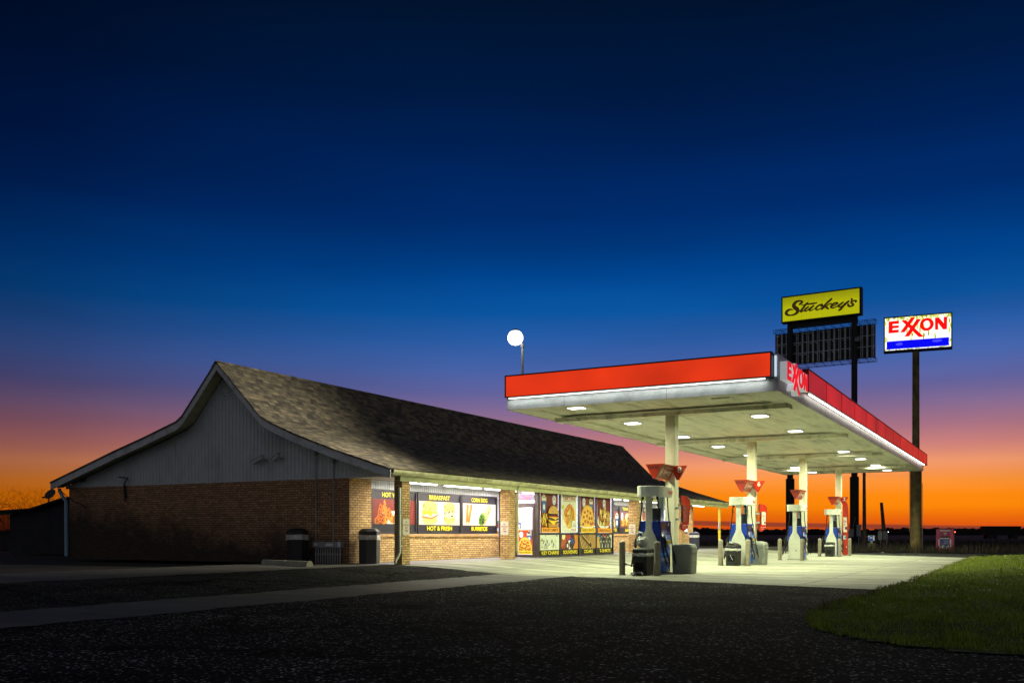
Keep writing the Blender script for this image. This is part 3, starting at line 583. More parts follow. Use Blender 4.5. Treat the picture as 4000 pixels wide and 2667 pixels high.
# ------------------------------------------------------------------ windows with posters
YW=Y0+.01
def window_frame(x0,x1,z0=1.09,z1=2.47,y=Y0+.03):
    m=M(); t=.055; m.box(x0,x1,y-.03,y+.06,z0,z0+t); m.box(x0,x1,y-.03,y+.06,z1-t,z1); m.box(x0,x0+t,y-.03,y+.06,z0+t,z1-t); m.box(x1-t,x1,y-.03,y+.06,z0+t,z1-t)
    return m
FR=(Y0)
def win(x0,x1,top_,bot_,paint,bgc,partial=None):
    w=sb(window_frame(x0,x1),'window',DARK,bevel=.004)
    m=M(); m.box(x0+.05,x1-.05,Y0+.045,Y0+.055,1.13,2.43); sb(m,'window_backing',BLACK,w)
    a,b=x0+.06,x1-.06; W_=b-a
    A=Art((a,Y0+.045,1.145),(1,0,0),(0,-1,0)); A.rect(0,W_,0,1.28,(34,32,44)); A.rect(0,W_,.25,1.03,bgc); A.build('poster',w,SO)
    A=Art((a,Y0+.045,1.145),(1,0,0),(0,-1,0),base=.0045,step=.0003); paint(A,W_); A.build('food_picture',w,SO)
    A=Art((a,Y0+.045,1.145),(1,0,0),(0,-1,0),base=.011,step=.0003)
    for t,y in ((top_,1.09),(bot_,.055)):
        if t:
            wd=min(W_*.84,len(t)*.135+.05); wd=wd if t!='FRESH & HOT' else W_*.8; A.text(t,W_/2-wd/2,W_/2+wd/2,y,y+.15,(246,232,20),.02)
    A.build('lettering',w,SO); return w
YEL_=(250,226,30)
def biscuit(A,cx,cy,w,h,egg=False):
    A.ell(cx,cy+.30*h,w*.46,h*.22,(232,178,72),22,0,.05,3); A.rect(cx-w*.44,cx+w*.44,cy+.10*h,cy+.28*h,(236,190,98)); A.ell(cx,cy+.35*h,w*.34,h*.12,(244,206,112),18,0,.06,4)
    A.scatter(60,lambda r:(cx+r.uniform(-.42,.42)*w,cy+r.uniform(.08,.42)*h),[C(250,224,150),C(214,150,60),C(240,200,120)],int(cx*97),(.008,.025))
    A.ell(cx,cy-.34*h,w*.44,h*.15,(230,190,110),20,0,.05,5); A.rect(cx-w*.44,cx+w*.44,cy-.34*h,cy-.18*h,(222,168,84))
    if egg:
        A.ell(cx,cy-.06*h,w*.46,h*.17,(250,232,170),18,0,.12,8); A.scatter(50,lambda r:(cx+r.uniform(-.44,.44)*w,cy+r.uniform(-.18,.08)*h),[C(250,240,190),C(244,196,60),C(255,250,226)],11,(.01,.035))
    else:
        A.poly([(cx-.5*w,cy+.1*h),(cx+.5*w,cy+.06*h),(cx+.42*w,cy-.06*h),(cx+.2*w,cy+.02*h),(cx+.05*w,cy-.18*h),(cx-.15*w,cy-.02*h),(cx-.46*w,cy-.12*h)],(246,202,16))
        A.stroke([(cx-.48*w,cy-.16*h),(cx-.2*w,cy-.2*h),(cx+.1*w,cy-.22*h),(cx+.5*w,cy-.08*h)],.05,(176,84,40)); A.stroke([(cx-.4*w,cy-.14*h),(cx,cy-.19*h)],.02,(230,150,90))
def p_wings(A,W_):
    A.ell(W_*.42,.46,.70,.20,(240,236,230),26); A.rect(0,W_,0,.25,(34,32,44))
    for i,(x,y,rx,ry,a) in enumerate([(.30,.36,.16,.12,.3),(.62,.40,.22,.15,-.2),(.42,.62,.12,.26,-.2),(.66,.70,.11,.30,.1),(.90,.56,.15,.22,.3),(1.1,.40,.2,.13,0),(.50,.44,.12,.18,.8),(1.28,.52,.13,.22,-.4)]):
        A.ell(x,y,rx,ry,[(206,112,30),(226,138,44),(190,92,24),(214,124,36)][i%4],16,a,.10,i); 
        A.scatter(16,lambda r:(x+r.uniform(-.7,.7)*rx,y+r.uniform(-.7,.7)*ry),[C(246,180,84),C(150,62,16),C(236,160,60),C(250,210,130)],i+20,(.012,.035))
    A.rect(0,W_,0,.25,(34,32,44))
def p_break(A,W_): biscuit(A,W_*.27,.64,.95,.78); biscuit(A,W_*.74,.64,.78,.74,True)
def p_corn(A,W_):
    for x0,x1 in ((.38,.28),(.62,.42)):
        A.stroke([(x1,.27),(x1+.05,.42)],.02,(170,110,60)); A.stroke([(x1+.04,.42),(x0,.93)],.155,(200,112,30)); A.stroke([(x1+.03,.45),(x0-.02,.92)],.03,(232,150,60))
    A.poly([(1.22,.58),(1.80,1.0),(2.05,.98),(2.02,.80),(1.60,.28),(1.35,.25)],(184,150,96)); A.poly([(1.5,.74),(1.82,.97),(1.92,.93),(1.62,.62)],(222,196,144)); A.scatter(12,lambda r:(r.uniform(1.6,1.95),r.uniform(.65,.92)),[C(130,84,40),C(236,220,180)],31,(.01,.03))
    A.ell(1.36,.48,.25,.20,(90,140,40),20,.6,.15,3)
    A.scatter(46,lambda r:(1.36+r.gauss(0,.10),.48+r.gauss(0,.09)),[C(236,236,220),C(196,44,30),C(80,150,30),C(30,60,30),C(240,190,40)],5,(.015,.045))
def logo(A,cx,cy,r):
    A.ell(cx,cy,r*.78,r,(64,104,170),24); A.ell(cx,cy,r*.70,r*.92,(226,232,240),24); A.ell(cx,cy,r*.5,r*.68,(70,110,176),20); A.ell(cx,cy,r*.44,r*.60,(236,236,230),20)
    A.poly([(cx-r*.3,cy+.02),(cx,cy+r*.5),(cx+r*.3,cy+.02)],(96,150,40)); A.stroke([(cx-r*.62,cy-r*.25),(cx-r*.3,cy+r*.12),(cx-r*.1,cy-r*.15),(cx+r*.15,cy+r*.12),(cx+r*.6,cy-.0)],r*.13,(228,130,110))
def cup(A,x,y,w,h):
    A.poly([(x-w*.40,y),(x+w*.40,y),(x+w*.5,y+h*.62),(x-w*.5,y+h*.62)],(52,104,160)); A.rect(x-w*.52,x+w*.52,y+h*.60,y+h*.80,(226,222,200)); A.ell(x,y+h*.82,w*.5,h*.10,(190,180,150),14)
    A.poly([(x-w*.45,y+h*.82),(x-.1*w,y+h),(x+w*.1,y+h*.93),(x+w*.45,y+h*.82)],(220,214,196)); A.scatter(14,lambda r:(x+r.uniform(-.4,.4)*w,y+h*r.uniform(.78,.9)),[C(70,64,50),C(240,236,220)],int(x*50),(.012,.03)); A.ell(x,y+h*.28,w*.24,h*.16,(224,228,226),14)
def burger(A,cx,y,w,h):
    A.poly([(cx-.46*w,y+.02*h),(cx+.46*w,y+.02*h),(cx+.5*w,y+.22*h),(cx-.5*w,y+.22*h)],(196,140,60))
    A.ell(cx,y+.26*h,.5*w,.09*h,(74,44,24),16); A.poly([(cx-.5*w,y+.34*h),(cx+.5*w,y+.34*h),(cx+.25*w,y+.24*h),(cx,y+.12*h),(cx-.3*w,y+.25*h)],(248,212,24))
    A.ell(cx,y+.40*h,.5*w,.09*h,(84,50,28),16); A.poly([(cx-.5*w,y+.48*h),(cx+.5*w,y+.48*h),(cx+.2*w,y+.36*h),(cx-.1*w,y+.44*h)],(250,216,40))
    A.rect(cx-.48*w,cx+.5*w,y+.49*h,y+.55*h,(196,50,30)); A.scatter(50,lambda r:(cx+r.uniform(-.54,.5)*w,y+h*r.uniform(.53,.66)),[C(60,130,30),C(120,180,50),C(34,90,24)],9,(.015,.04))
    A.poly([(cx-.5*w,y+.64*h)]+[(cx+.5*w*math.cos(math.pi-math.pi*k/14),y+.64*h+.36*h*math.sin(math.pi*k/14)) for k in range(15)],(214,170,80)); A.scatter(70,lambda r:(cx+r.uniform(-.4,.4)*w,y+h*r.uniform(.68,.93)),[C(244,226,160),C(236,206,120)],4,(.005,.012))
def fries(A,x0,x1,y0,y1,n=46,seed=2):
    r=random.Random(seed); k=A.k
    for i in range(n):
        x=r.uniform(x0,x1); y=r.uniform(y0,y1); a=r.uniform(-.5,.5)+1.57; l_=.09; A.stroke([(x,y),(x+l_*math.cos(a),y+l_*math.sin(a))],.03,r.choice([(250,214,50),(240,190,30),(254,232,96)])); 
def pizza(A,cx,cy,rx,ry,y0,seed=1):
    A.clip=(0,9,y0,9); A.ell(cx,cy,rx,ry,(196,130,44),30); A.ell(cx,cy,rx*.93,ry*.95,(244,196,80),30,0,.03,2); A.clip=None
    A.scatter(110,lambda r:(cx+rx*.85*r.uniform(-1,1),max(y0+.02,cy+ry*r.uniform(-.3,.72))),[C(252,226,130),C(226,140,50),C(250,206,90)],seed,(.008,.02))
    for i,(a,b) in enumerate([(-.45,.62),(.0,.72),(.42,.58),(-.62,.32),(-.12,.40),(.28,.26),(.64,.26),(-.40,.06),(.04,.02),(-.72,-.12),(.5,-.10),(.16,-.3),(-.3,-.32),(.8,-.05)]):
        y=cy+ry*b*.9
        if y>y0+.04: A.ell(cx+rx*a*.9,y,rx*.125,min(ry*.085,rx*.16),(168,66,34),12); A.ell(cx+rx*a*.9,y,rx*.10,min(ry*.065,rx*.12),(186,80,42),10)
def p_texas(A,W_): logo(A,.32,.78,.2); A.ell(1.0,.74,.34,.22,(240,222,180),18); fries(A,.15,.95,.28,.6); burger(A,1.35,.27,.75,.72)
def p_pizza(A,W_): pizza(A,1.45,.30,.62,.66,.25,4); cup(A,2.25,.27,.42,.7); logo(A,.35,.7,.22)
def p_fry(A,W_): logo(A,.3,.7,.22); fries(A,.7,1.6,.28,.75,60,5)
win(23.27,25.70,'HOT WINGS','FRESH & HOT',p_wings,(122,42,34)); win(25.76,28.44,'BREAKFAST','HOT & FRESH',p_break,(208,198,184)); win(28.48,30.98,'CORN DOG','BURRITOS',p_corn,(204,196,184))
win(38.36,40.3,'','',p_fry,(120,42,36)); win(40.36,42.9,'PIZZA','BAKED IN 2 MINUTES',p_pizza,(124,48,48)); win(42.98,45.5,'TEXAS BURGER','BURGERS',p_texas,(128,54,54)); win(45.56,47.9,'FRIES','COMBOS',p_fry,(128,60,56))
w=sb(window_frame(47.96,50.2),'window',DARK); m=M(); m.box(48.0,50.16,Y0+.045,Y0+.055,1.13,2.43); sb(m,'pane',P('white_print',C(225,222,235),.4),w)
w=sb(window_frame(50.9,53.18,1.09,2.35),'window',DARK); A=Art((50.98,Y0-.01,1.2),(1,0,0),(0,-1,0)); A.rect(0,2.12,0,1.12,(236,238,250)); A.text('CIGARS',.35,2.0,.78,1.0,(36,44,170),.03); A.text('ATM',.7,1.9,.42,.66,(196,30,60),.03); A.text('GIFT CARD',.3,1.95,.1,.3,(40,140,90),.03); A.build('poster',w,SO,GLOWART)
# ------------------------------------------------------------------ glazed entrance that projects to the pillars
VX0,VX1,VY=31.1,38.28,16.1
en=M(); t=.06
for x in (31.2,33.02-.04,34.75-.04,36.45-.04,38.2): en.box(x-.07 if x in(31.2,) else x-.02,x+.07,VY-.05,VY+.06,.215,2.74)
for z0,z1 in ((.215,.27),(1.06,1.13),(2.68,2.74)): en.box(31.28,38.17,VY-.035,VY+.05,z0,z1)
ent=sb(en,'entrance_frame',DARK,bevel=.004)
m=M(); m.box(VX0,VX0+.16,VY-.06,VY+.10,.215,2.74); m.box(VX0-.01,VX0+.06,16.98,17.10,.215,2.74); m.box(VX0,VX0+.06,17.62,17.7,.215,2.74); m.box(VX0,VX0+.06,16.18,16.98,2.15,2.24); m.box(VX0,VX0+.06,16.18,16.98,2.67,2.74)
m.box(VX0,VX0+.06,17.1,17.62,1.06,1.13); m.box(VX0,VX0+.06,17.1,17.62,.215,.3); sb(m,'entrance_frame',P('bronze_frame',C(72,62,62),.4,.3,var=.15),bevel=.004)
m=M(); m.box(38.2,38.27,VY+.06,17.7,.215,2.74); sb(m,'side_panel',P('bronze_frame',C(72,62,62)))
# bays
def orange_band(A,W_,h,txt,col=(250,176,24)): A.rect(0,W_,0,h,col); A.text(txt,W_*.08,W_*.92,h*.22,h*.78,(40,30,26),.02)
BH=1.53
def b_burger(A,W_): cup(A,.28,.75,.36,.72); logo(A,W_*.76,1.24,.21); fries(A,.02,.5,.22,.62,50,3); burger(A,W_*.66,.19,.88,.82)
def b_biry(A,W_):
    A.ell(W_*.5,.55,.62,.48,(236,232,214),26); A.ell(W_*.52,.62,.56,.46,(240,204,96),24,0,.06,3)
    A.scatter(220,lambda r:(W_*.5+r.gauss(0,.24),.55+r.gauss(0,.19)),[C(250,228,140),C(240,190,60),C(226,150,50),C(252,240,190)],7,(.012,.03),(.25,.5))
    for x,y,rx,ry,a in ((.5,.92,.12,.28,-1.0),(.35,.78,.13,.16,.2),(.98,.75,.12,.26,.3),(.52,.50,.11,.22,-.1),(.8,1.0,.1,.2,.9)): A.ell(x,y,rx,ry,(196,110,36),14,a,.1,int(x*9)); A.ell(x-.02,y+.02,rx*.6,ry*.6,(222,146,60),12,a,.1,3)
    A.stroke([(.76,.55),(.80,.72),(.82,.9)],[.03,.06,.02],(110,160,40)); A.ell(.1,1.0,.13,.08,(190,200,70),12)
    A.rect(W_*.12,W_*.88,1.22,1.44,(40,30,30)); A.rect(W_*.135,W_*.865,1.235,1.425,(238,232,206)); A.text('BIRYANI',W_*.17,W_*.83,1.26,1.40,(150,40,30),.04)
    A.ell(W_*.76,.30,.19,.20,(40,40,40),20); A.ell(W_*.76,.30,.175,.185,(240,238,226),20); A.rect(W_*.57,W_*.97,.05,.20,(240,236,226)); A.text('HALAL',W_*.60,W_*.95,.075,.165,(170,40,34),.02)
    x=W_*.76; A.stroke([(x-.09,.26),(x-.05,.22),(x-.01,.30),(x-.01,.40)],.018,(20,20,20)); A.stroke([(x-.01,.24),(x+.04,.24),(x+.04,.40)],.018,(20,20,20)); A.stroke([(x+.04,.24),(x+.12,.25),(x+.12,.30),(x+.07,.30)],.018,(20,20,20))
def b_pizza(A,W_): cup(A,W_*.76,.78,.34,.66); logo(A,W_*.25,1.22,.21); pizza(A,W_*.5,.42,W_*.5,.72,.21,3); A.stroke([(0,.26),(W_*.25,.21),(W_*.75,.21),(W_,.26)],.05,(240,236,220))
def b_salad(A,W_):
    logo(A,W_*.5,1.22,.21); A.clip=(0,W_,0,2); A.ell(W_*.5,.50,.72,.36,(236,234,224),26); A.clip=(0,W_,.30,2); A.ell(W_*.5,.56,.64,.40,(170,140,50),24,0,.1,4); A.clip=None
    r=random.Random(8)
    for i in range(64):
        x=W_*.5+r.gauss(0,.24); y=.60+r.gauss(0,.15)
        if 0.05<x<W_-.05 and y>.3: A.ell(x,y,r.uniform(.03,.06),r.uniform(.08,.16),r.choice([(236,226,130),(200,206,80),(250,240,180),(206,120,70),(150,50,34),(226,190,110)]),9,r.uniform(-.9,.9),.1,i)
    for i in range(9): A.ell(W_*.5+r.gauss(0,.3)*.8,.6+r.gauss(0,.15),.035,.035,(24,20,22),10)
def l_keys(A,W_):
    r=random.Random(4)
    for i in range(26):
        x=r.uniform(.08,W_-.08); y=r.uniform(.30,.78); A.ell(x,y+.05,.025,.03,(150,150,140),10); A.ell(x,y+.05,.019,.024,(232,236,214),8); A.ell(x,y,r.uniform(.015,.04),r.uniform(.02,.05),r.choice([(30,28,28),(120,50,40),(60,50,40),(150,180,120),(60,60,90)]),8,0,.3,i)
    for x in (.42,.62): A.ell(x,.33,.045,.07,(30,30,40),14); A.ell(x,.33,.033,.056,(232,236,214),12)
def l_souv(A,W_):
    A.poly([(0,.24),(.1,.86),(.45,.86),(.5,.5)],(180,90,40)); A.ell(.25,.74,.16,.14,(244,228,180),14,.3); A.poly([(.5,.86),(.85,.86),(1.0,.5),(.7,.35),(.55,.6)],(190,50,40)); A.poly([(.62,.66),(1.1,.62),(1.28,.45),(.9,.46)],(34,70,150))
    A.poly([(1.2,.86),(1.6,.86),(1.6,.24),(1.1,.24),(1.3,.5)],(206,130,50)); A.poly([(0,.3),(.5,.46),(.4,.26),(.1,.24)],(160,60,40))
    A.ell(.78,.40,.17,.18,(236,232,224),18); A.ell(.86,.40,.10,.13,(40,30,30),14); A.ell(.58,.36,.17,.18,(70,40,26),18); A.ell(.60,.36,.07,.08,(220,220,230),10)
def l_cig(A,W_):
    A.rect(0,W_,.24,.86,(110,84,40)); A.rect(W_*.62,W_,.24,.86,(190,156,90))
    for i in range(9): A.stroke([(.02+i*.13,.86),(.30+i*.13,.24)],.05,(226,190,110)); A.stroke([(.09+i*.13,.86),(.37+i*.13,.24)],.035,(50,34,18))
    A.poly([(W_*.72,.86),(W_*.6,.5),(W_*.72,.24),(W_,.24),(W_,.86)],(170,132,70)); A.stroke([(.25,.74),(1.05,.36)],.17,(92,60,30)); A.stroke([(.27,.78),(1.06,.40)],.05,(206,170,96)); A.ell(1.05,.37,.07,.09,(40,24,14),12)
def l_shirt(A,W_):
    def sh(x,y,c,c2): A.poly([(x-.19,y+.22),(x-.07,y+.34),(x+.07,y+.34),(x+.19,y+.22),(x+.14,y+.1),(x+.12,y-.14),(x-.12,y-.14),(x-.14,y+.1)],c); A.ell(x,y+.14,.05,.04,c2,8)
    A.rect(0,W_,.24,.86,(220,218,200))
    for x,c in ((.17,(26,110,180)),(.5,(28,28,32)),(.86,(150,28,40)),(1.2,(34,34,38))): sh(x,.55,c,(220,210,190))
    for x,c in ((.15,(206,160,60)),(.45,(90,96,84)),(.76,(26,30,44)),(1.06,(84,84,70)),(1.38,(46,60,52))): sh(x,.36,c,(200,196,160))
    A.rect(0,W_,0,.24,(38,34,30))
BAYS=[(31.28,33.0,b_burger,(112,34,20),'BURGER COMBOS',l_keys,(226,232,206),'KEY CHAINS'),(33.07,34.72,b_biry,(226,226,196),None,l_souv,(60,40,30),'SOUVENIRS'),(34.79,36.43,b_pizza,(112,34,20),'BAKED IN 2 MINUTES',l_cig,(110,84,40),'CIGARS'),(36.48,38.17,b_salad,(112,34,20),'FRESH SALAD',l_shirt,(220,218,200),'T-SHIRTS')]
for x0,x1,pa,bgc,txt,pl,bg2,tl in BAYS:
    m=M(); m.box(x0,x1,VY-.004,VY,1.13,2.68); w=sb(m,'window',P('clear_glass',C(180,185,195),.1),None)
    g=MATS.get('glass')
    if not g:
        g,tt,b=newmat('glass'); n=tt.nodes; tr=n.new('ShaderNodeBsdfTransparent'); gl=n.new('ShaderNodeBsdfGlossy'); gl.inputs['Roughness'].default_value=.02; mxs=n.new('ShaderNodeMixShader'); mxs.inputs[0].default_value=.07
        tt.links.new(tr.outputs[0],mxs.inputs[1]); tt.links.new(gl.outputs[0],mxs.inputs[2]); tt.links.new(mxs.outputs[0],n['Material Output'].inputs[0]); MATS['glass']=g
    w.data.materials[0]=g
    pw=x1-x0-.24; a=x0+.11
    m=M(); 
    for xs_ in (x0+.035,x1-.045): m.box(xs_-.025,xs_+.03,VY+.03,VY+.05,1.16,2.66)
    m.box(x0+.03,x1-.03,VY+.03,VY+.05,2.64,2.665); sb(m,'light_strip',INNER,w)
    A=Art((a,VY-.004,1.14),(1,0,0),(0,-1,0)); A.rect(0,pw,0,BH,bgc); 
    if txt: A.rect(0,pw,1.50,BH,(196,90,30))
    A.build('poster',w,SO)
    A=Art((a,VY-.004,1.14),(1,0,0),(0,-1,0),base=.0045,step=.0003); A.clip=None; pa(A,pw); A.build('food_picture',w,SO)
    if txt:
        A=Art((a,VY-.004,1.14),(1,0,0),(0,-1,0),base=.05,step=.0005); orange_band(A,pw,.19,txt,(250,200,24) if 'BAKED' in txt else (250,166,20)); A.build('lettering',w,SO)
    m=M(); m.box(x0,x1,VY-.006,VY,.27,1.06); w2=sb(m,'window',BLACK); pw=x1-x0-.06
    A=Art((x0+.03,VY-.006,.265),(1,0,0),(0,-1,0)); A.rect(0,pw,.22,.79,bg2); A.rect(0,pw,0,.22,(38,34,30)); A.build('poster',w2,SO)
    A=Art((x0+.03,VY-.006,.265),(1,0,0),(0,-1,0),base=.0045,step=.0003); A.clip=(0,pw,.02,.79); pl(A,pw); A.build('picture',w2,SO)
    A=Art((x0+.03,VY-.006,.265),(1,0,0),(0,-1,0),base=.04,step=.0005); ww=len(tl)*.145; A.text(tl,pw/2-ww/2,pw/2+ww/2,.045,.185,(244,226,40),.02); A.build('lettering',w2,SO)
# door in the -X side of the entrance
dm=M(); dx=VX0-.02
for (a,b,c_,d) in ((16.18,16.27,.22,2.15),(16.92,17.0,.22,2.15),(16.27,16.92,.22,.32),(16.27,16.92,2.06,2.15)): dm.box(dx,dx+.06,a,b,c_,d)
door=sb(dm,'door',P('bronze_frame',C(72,62,62)),bevel=.003)
m=M(); m.box(dx+.028,dx+.032,16.27,16.92,.32,2.06); sb(m,'pane',MATS['glass'],door)
m=M(); m.box(dx-.05,dx-.002,16.28,16.35,1.02,1.26); sb(m,'handle',STEEL,door)
A=Art((dx+.025,16.91,.34),(0,-1,0),(-1,0,0)); A.rect(0,.63,0,.90,(186,60,24)); A.rect(0,.63,.88,.90,(250,150,30)); A.build('poster',door,SO)
A=Art((dx+.025,16.91,.34),(0,-1,0),(-1,0,0),base=.0045,step=.0003); logo(A,.16,.72,.12); cup(A,.50,.46,.20,.40); A.clip=(0,.63,.1,2); pizza(A,.315,.22,.31,.42,.13,6); A.clip=None; A.rect(0,.63,0,.13,(250,210,40)); A.build('food_picture',door,SO)
A=Art((dx+.025,16.91,.34),(0,-1,0),(-1,0,0),base=.03,step=.0005); A.text('BAKED IN 2 MINUTES',.05,.58,.035,.09,(40,30,30),.01); A.build('lettering',door,SO)
# transom glass and side light
m=M(); m.box(VX0+.02,VX0+.024,16.18,16.98,2.24,2.67); m.box(VX0+.02,VX0+.024,17.1,17.62,.3,2.67); sb(m,'transom_pane',MATS['glass'])
A=Art((VX0+.01,17.6,.3),(0,-1,0),(-1,0,0)); A.rect(.02,.44,.85,2.3,(112,34,20)); A.rect(.02,.44,.02,.72,(120,40,24)); cup(A,.22,1.5,.3,.6); fries(A,.06,.4,.9,1.2,20,3); A.build('poster',st,SO)
# neon OPEN sign hanging in the transom
ns=thing('neon_open_sign','pink OPEN neon in a blue oval hanging above the shop door','neon sign',(VX0-.05,16.58,2.44))
NP=EM('neon_pink',(1,.06,.22),2.2); NB=EM('neon_violet',(.34,.2,1),.9)
def seg(m,pts,r=.008): m.tube([(0,-y,z) for y,z in pts],r,5)
m=M(); k=28; seg(m,[(.29*math.cos(6.2832*i/k),.145*math.sin(6.2832*i/k)) for i in range(k+1)],.009); m.build('neon_border',NB,ns)
m=M(); x=-.20
for ch in ('O','P','E','N'):
    w_=.085; h_=.07
    if ch=='O': seg(m,[(x+w_/2+w_/2*math.cos(6.2832*i/12),h_*math.sin(6.2832*i/12)) for i in range(13)])
    if ch=='P': seg(m,[(x,-h_),(x,h_),(x+w_*.8,h_),(x+w_,h_*.5),(x+w_*.8,0),(x,0)])
    if ch=='E': seg(m,[(x+w_,h_),(x,h_),(x,-h_),(x+w_,-h_)]); seg(m,[(x,0),(x+w_*.8,0)])
    if ch=='N': seg(m,[(x,-h_),(x,h_),(x+w_,-h_),(x+w_,h_)])
    x+=.108
m.build('neon_lettering',NP,ns)
m=M(); seg(m,[(-.16,.13),(0,.235),(.16,.13)],.003); m.build('hanging_chain',BLKSTEEL,ns)
# interior seen through the glass
m=M(); m.box(30,53,23.9,24.0,.2,2.7); m.box(29.9,30,17.95,24,.2,2.7); m.box(30,53,17.95,24,2.68,2.7); m.box(31.2,38.2,16.2,17.95,2.70,2.735); m.box(38.12,38.16,16.2,23.9,.22,2.68); sb(m,'inner_wall',CREAM)
m=M(); m.box(22.5,53.9,16.2 if False else 17.9,24,.19,.215); m.box(31.1,38.2,16.1,17.9,.19,.216); sb(m,'inner_floor',P('tile_floor',C(190,186,180),.3,var=.1))
for x,y,e in ((33,17.1,160),(36,17.1,160),(34,20.5,420),(38.5,20.5,420)):
    l=bpy.data.lights.new('interior_lamp','AREA'); l.size=1.2; l.energy=e; l.color=(.86,.84,1); o=bpy.data.objects.new('interior_lamp',l); COL.objects.link(o); o.parent=st; o.location=(x-X0,y-Y0,2.6-ZG)
def gshelf(x,y,rz,lab,seed):
    t_=thing('merchandise_shelf',lab,'shelf',(x,y,.216),rz,'shelves inside the store'); m=M(); m.box(-.5,.5,-.2,.2,0,.08)
    for z in (.08,.42,.76,1.1): m.box(-.5,.5,-.2,.2,z,z+.02)
    m.box(-.5,.5,-.01,.01,.1,1.35); m.build('rack',STEEL,t_); r=random.Random(seed); g=M(); pal=[C(200,40,30),C(30,70,170),C(240,200,40),C(230,230,230),C(60,140,60),C(120,50,140)]
    for z in (.1,.44,.78,1.12):
        for sd in (-1,1):
            xx=-.48
            while xx<.42: w_=r.uniform(.06,.14); h_=r.uniform(.12,.28); g.box(xx,xx+w_-.01,min(sd*.03,sd*.17),max(sd*.03,sd*.17),z,z+h_,r.randrange(6)); xx+=w_
    g.build('packets',[P('packet_%s'%n_,c) for n_,c in zip(('red','blue','yellow','white','green','violet'),pal)],t_); tag(t_.children[-1],kind='stuff')
gshelf(33.4,18.9,.3,'shelf of coloured packets just inside the shop door',1); gshelf(35.6,19.6,0,'shelf of packets deeper inside behind the posters',2); gshelf(37.4,17.2,1.2,'shelf of packets at the far end of the glazed entrance',3)
# ================================================================== FUEL CANOPY
CX=[25.9+8.7*k for k in range(4)]; CY=9.08
CA=(23.25,5.46,56.95,12.97) # x0,y0,x1,y1
cp=thing('fuel_canopy','long flat fuel canopy with lit red fascia on four pale columns','canopy',(CX[0],CY,0)); CO=(CX[0],CY,0)
def cb(m,name,mat,parent=None,**k): return m.build(name,mat,parent or cp,CO,**k)
x0,y0,x1,y1=CA
m=M(); m.box(x0+.04,x1-.04,y0+.04,y1-.04,4.72,5.36); cb(m,'roof_deck',BLKSTEEL)
m=M(); n=0; x=x0+.05
while x<x1-.1:   # soffit pans
    xe=min(x+.295,x1-.05); m.box(x,xe,y0+.62,y1-.62,4.63,4.70); x+=.30
cb(m,'soffit',SOFF)
m=M(); m.box(x0+.04,x1-.04,y0+.04,y0+.62,4.56,4.70); cb(m,'soffit_border',SOFF); m=M(); m.box(x0+.04,x1-.04,y1-.62,y1-.04,4.56,4.70); cb(m,'soffit_border',SOFF)
m=M(); m.box(x0+.04,x0+.5,y0+.621,y1-.621,4.562,4.70); cb(m,'soffit_border',SOFF); m=M(); m.box(x1-.5,x1-.04,y0+.621,y1-.621,4.562,4.70); cb(m,'soffit_border',SOFF)
for cx in CX:
    m=M(); m.box(cx-.24,cx+.24,y0+.3,y1-.3,4.44,4.559); m.box(cx-.27,cx-.241,y0+.3,y1-.3,4.53,4.559); cb(m,'soffit_beam',SOFF,bevel=.01)
    m=M(); m.box(cx-.16,cx+.16,CY-.145,CY+.145,-.06,4.44); m.box(cx-.175,cx+.175,CY-.16,CY+.16,-.06,.03); cb(m,'column',COLM,bevel=.012)
# valance
m=M(); m.box(x0,x0+.04,y0,y1,4.55,5.45); v=cb(m,'valance',VAL); m=M(); m.box(x0+.04,x1,y0,y0+.04,4.55,5.45); cb(m,'valance',VAL); m=M(); m.box(x0+.04,x1,y1-.04,y1,4.55,5.45); m.box(x1-.04,x1,y0+.04,y1-.04,4.55,5.45); cb(m,'valance',VAL)
m=M(); 
for y in (8.3,11.2): m.box(x0-.003,x0,y-.004,y+.004,4.56,4.84)
for x in (29.5,35.5,41.5,47.5,53.5): m.box(x-.005,x+.005,y0-.003,y0,4.56,4.84)
cb(m,'panel_seam',BLKSTEEL,v)
# red fascia boxes
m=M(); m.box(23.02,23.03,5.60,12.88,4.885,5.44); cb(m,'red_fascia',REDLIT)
m=M(); m.box(23.0,23.248,5.57,12.91,5.442,5.475); m.box(23.0,23.248,5.57,12.91,4.86,4.884); m.box(23.0,23.248,12.88,12.91,4.885,5.441); m.box(23.0,23.248,5.57,5.60,4.885,5.441); cb(m,'fascia_trim',BLKSTEEL)
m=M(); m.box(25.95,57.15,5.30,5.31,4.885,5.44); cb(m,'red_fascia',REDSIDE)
m=M(); m.box(25.9,57.18,5.28,5.458,5.442,5.475); m.box(25.9,57.18,5.28,5.458,4.86,4.884); m.box(57.151,57.18,5.28,5.458,4.885,5.441); cb(m,'fascia_trim',P('dark_red_trim',C(110,14,14),.4))
m=M(); m.box(25.92,25.949,5.29,5.458,4.885,5.441); cb(m,'fascia_end',P('dark_red_trim',C(110,14,14)))
m=M()
x=28.4
while x<56.8: m.box(x-.006,x+.006,5.292,5.299,4.886,5.438); x+=2.44
cb(m,'fascia_seam',P('seam_red',C(188,34,20),.5))
m=M(); m.box(23.12,23.15,5.75,12.85,4.835,4.858); cb(m,'light_strip',STRIP)
m=M(); m.box(23.19,23.245,5.50,5.54,4.9,5.40); cb(m,'light_strip',EM('corner_glow',(.72,.86,1),.8))
m=M(); x=26.3
while x<56.0: m.box(x,x+.95,5.34,5.38,4.83,4.858); x+=1.04
cb(m,'light_strip',EM('strip_glow_bright',(1,.97,.86),5))
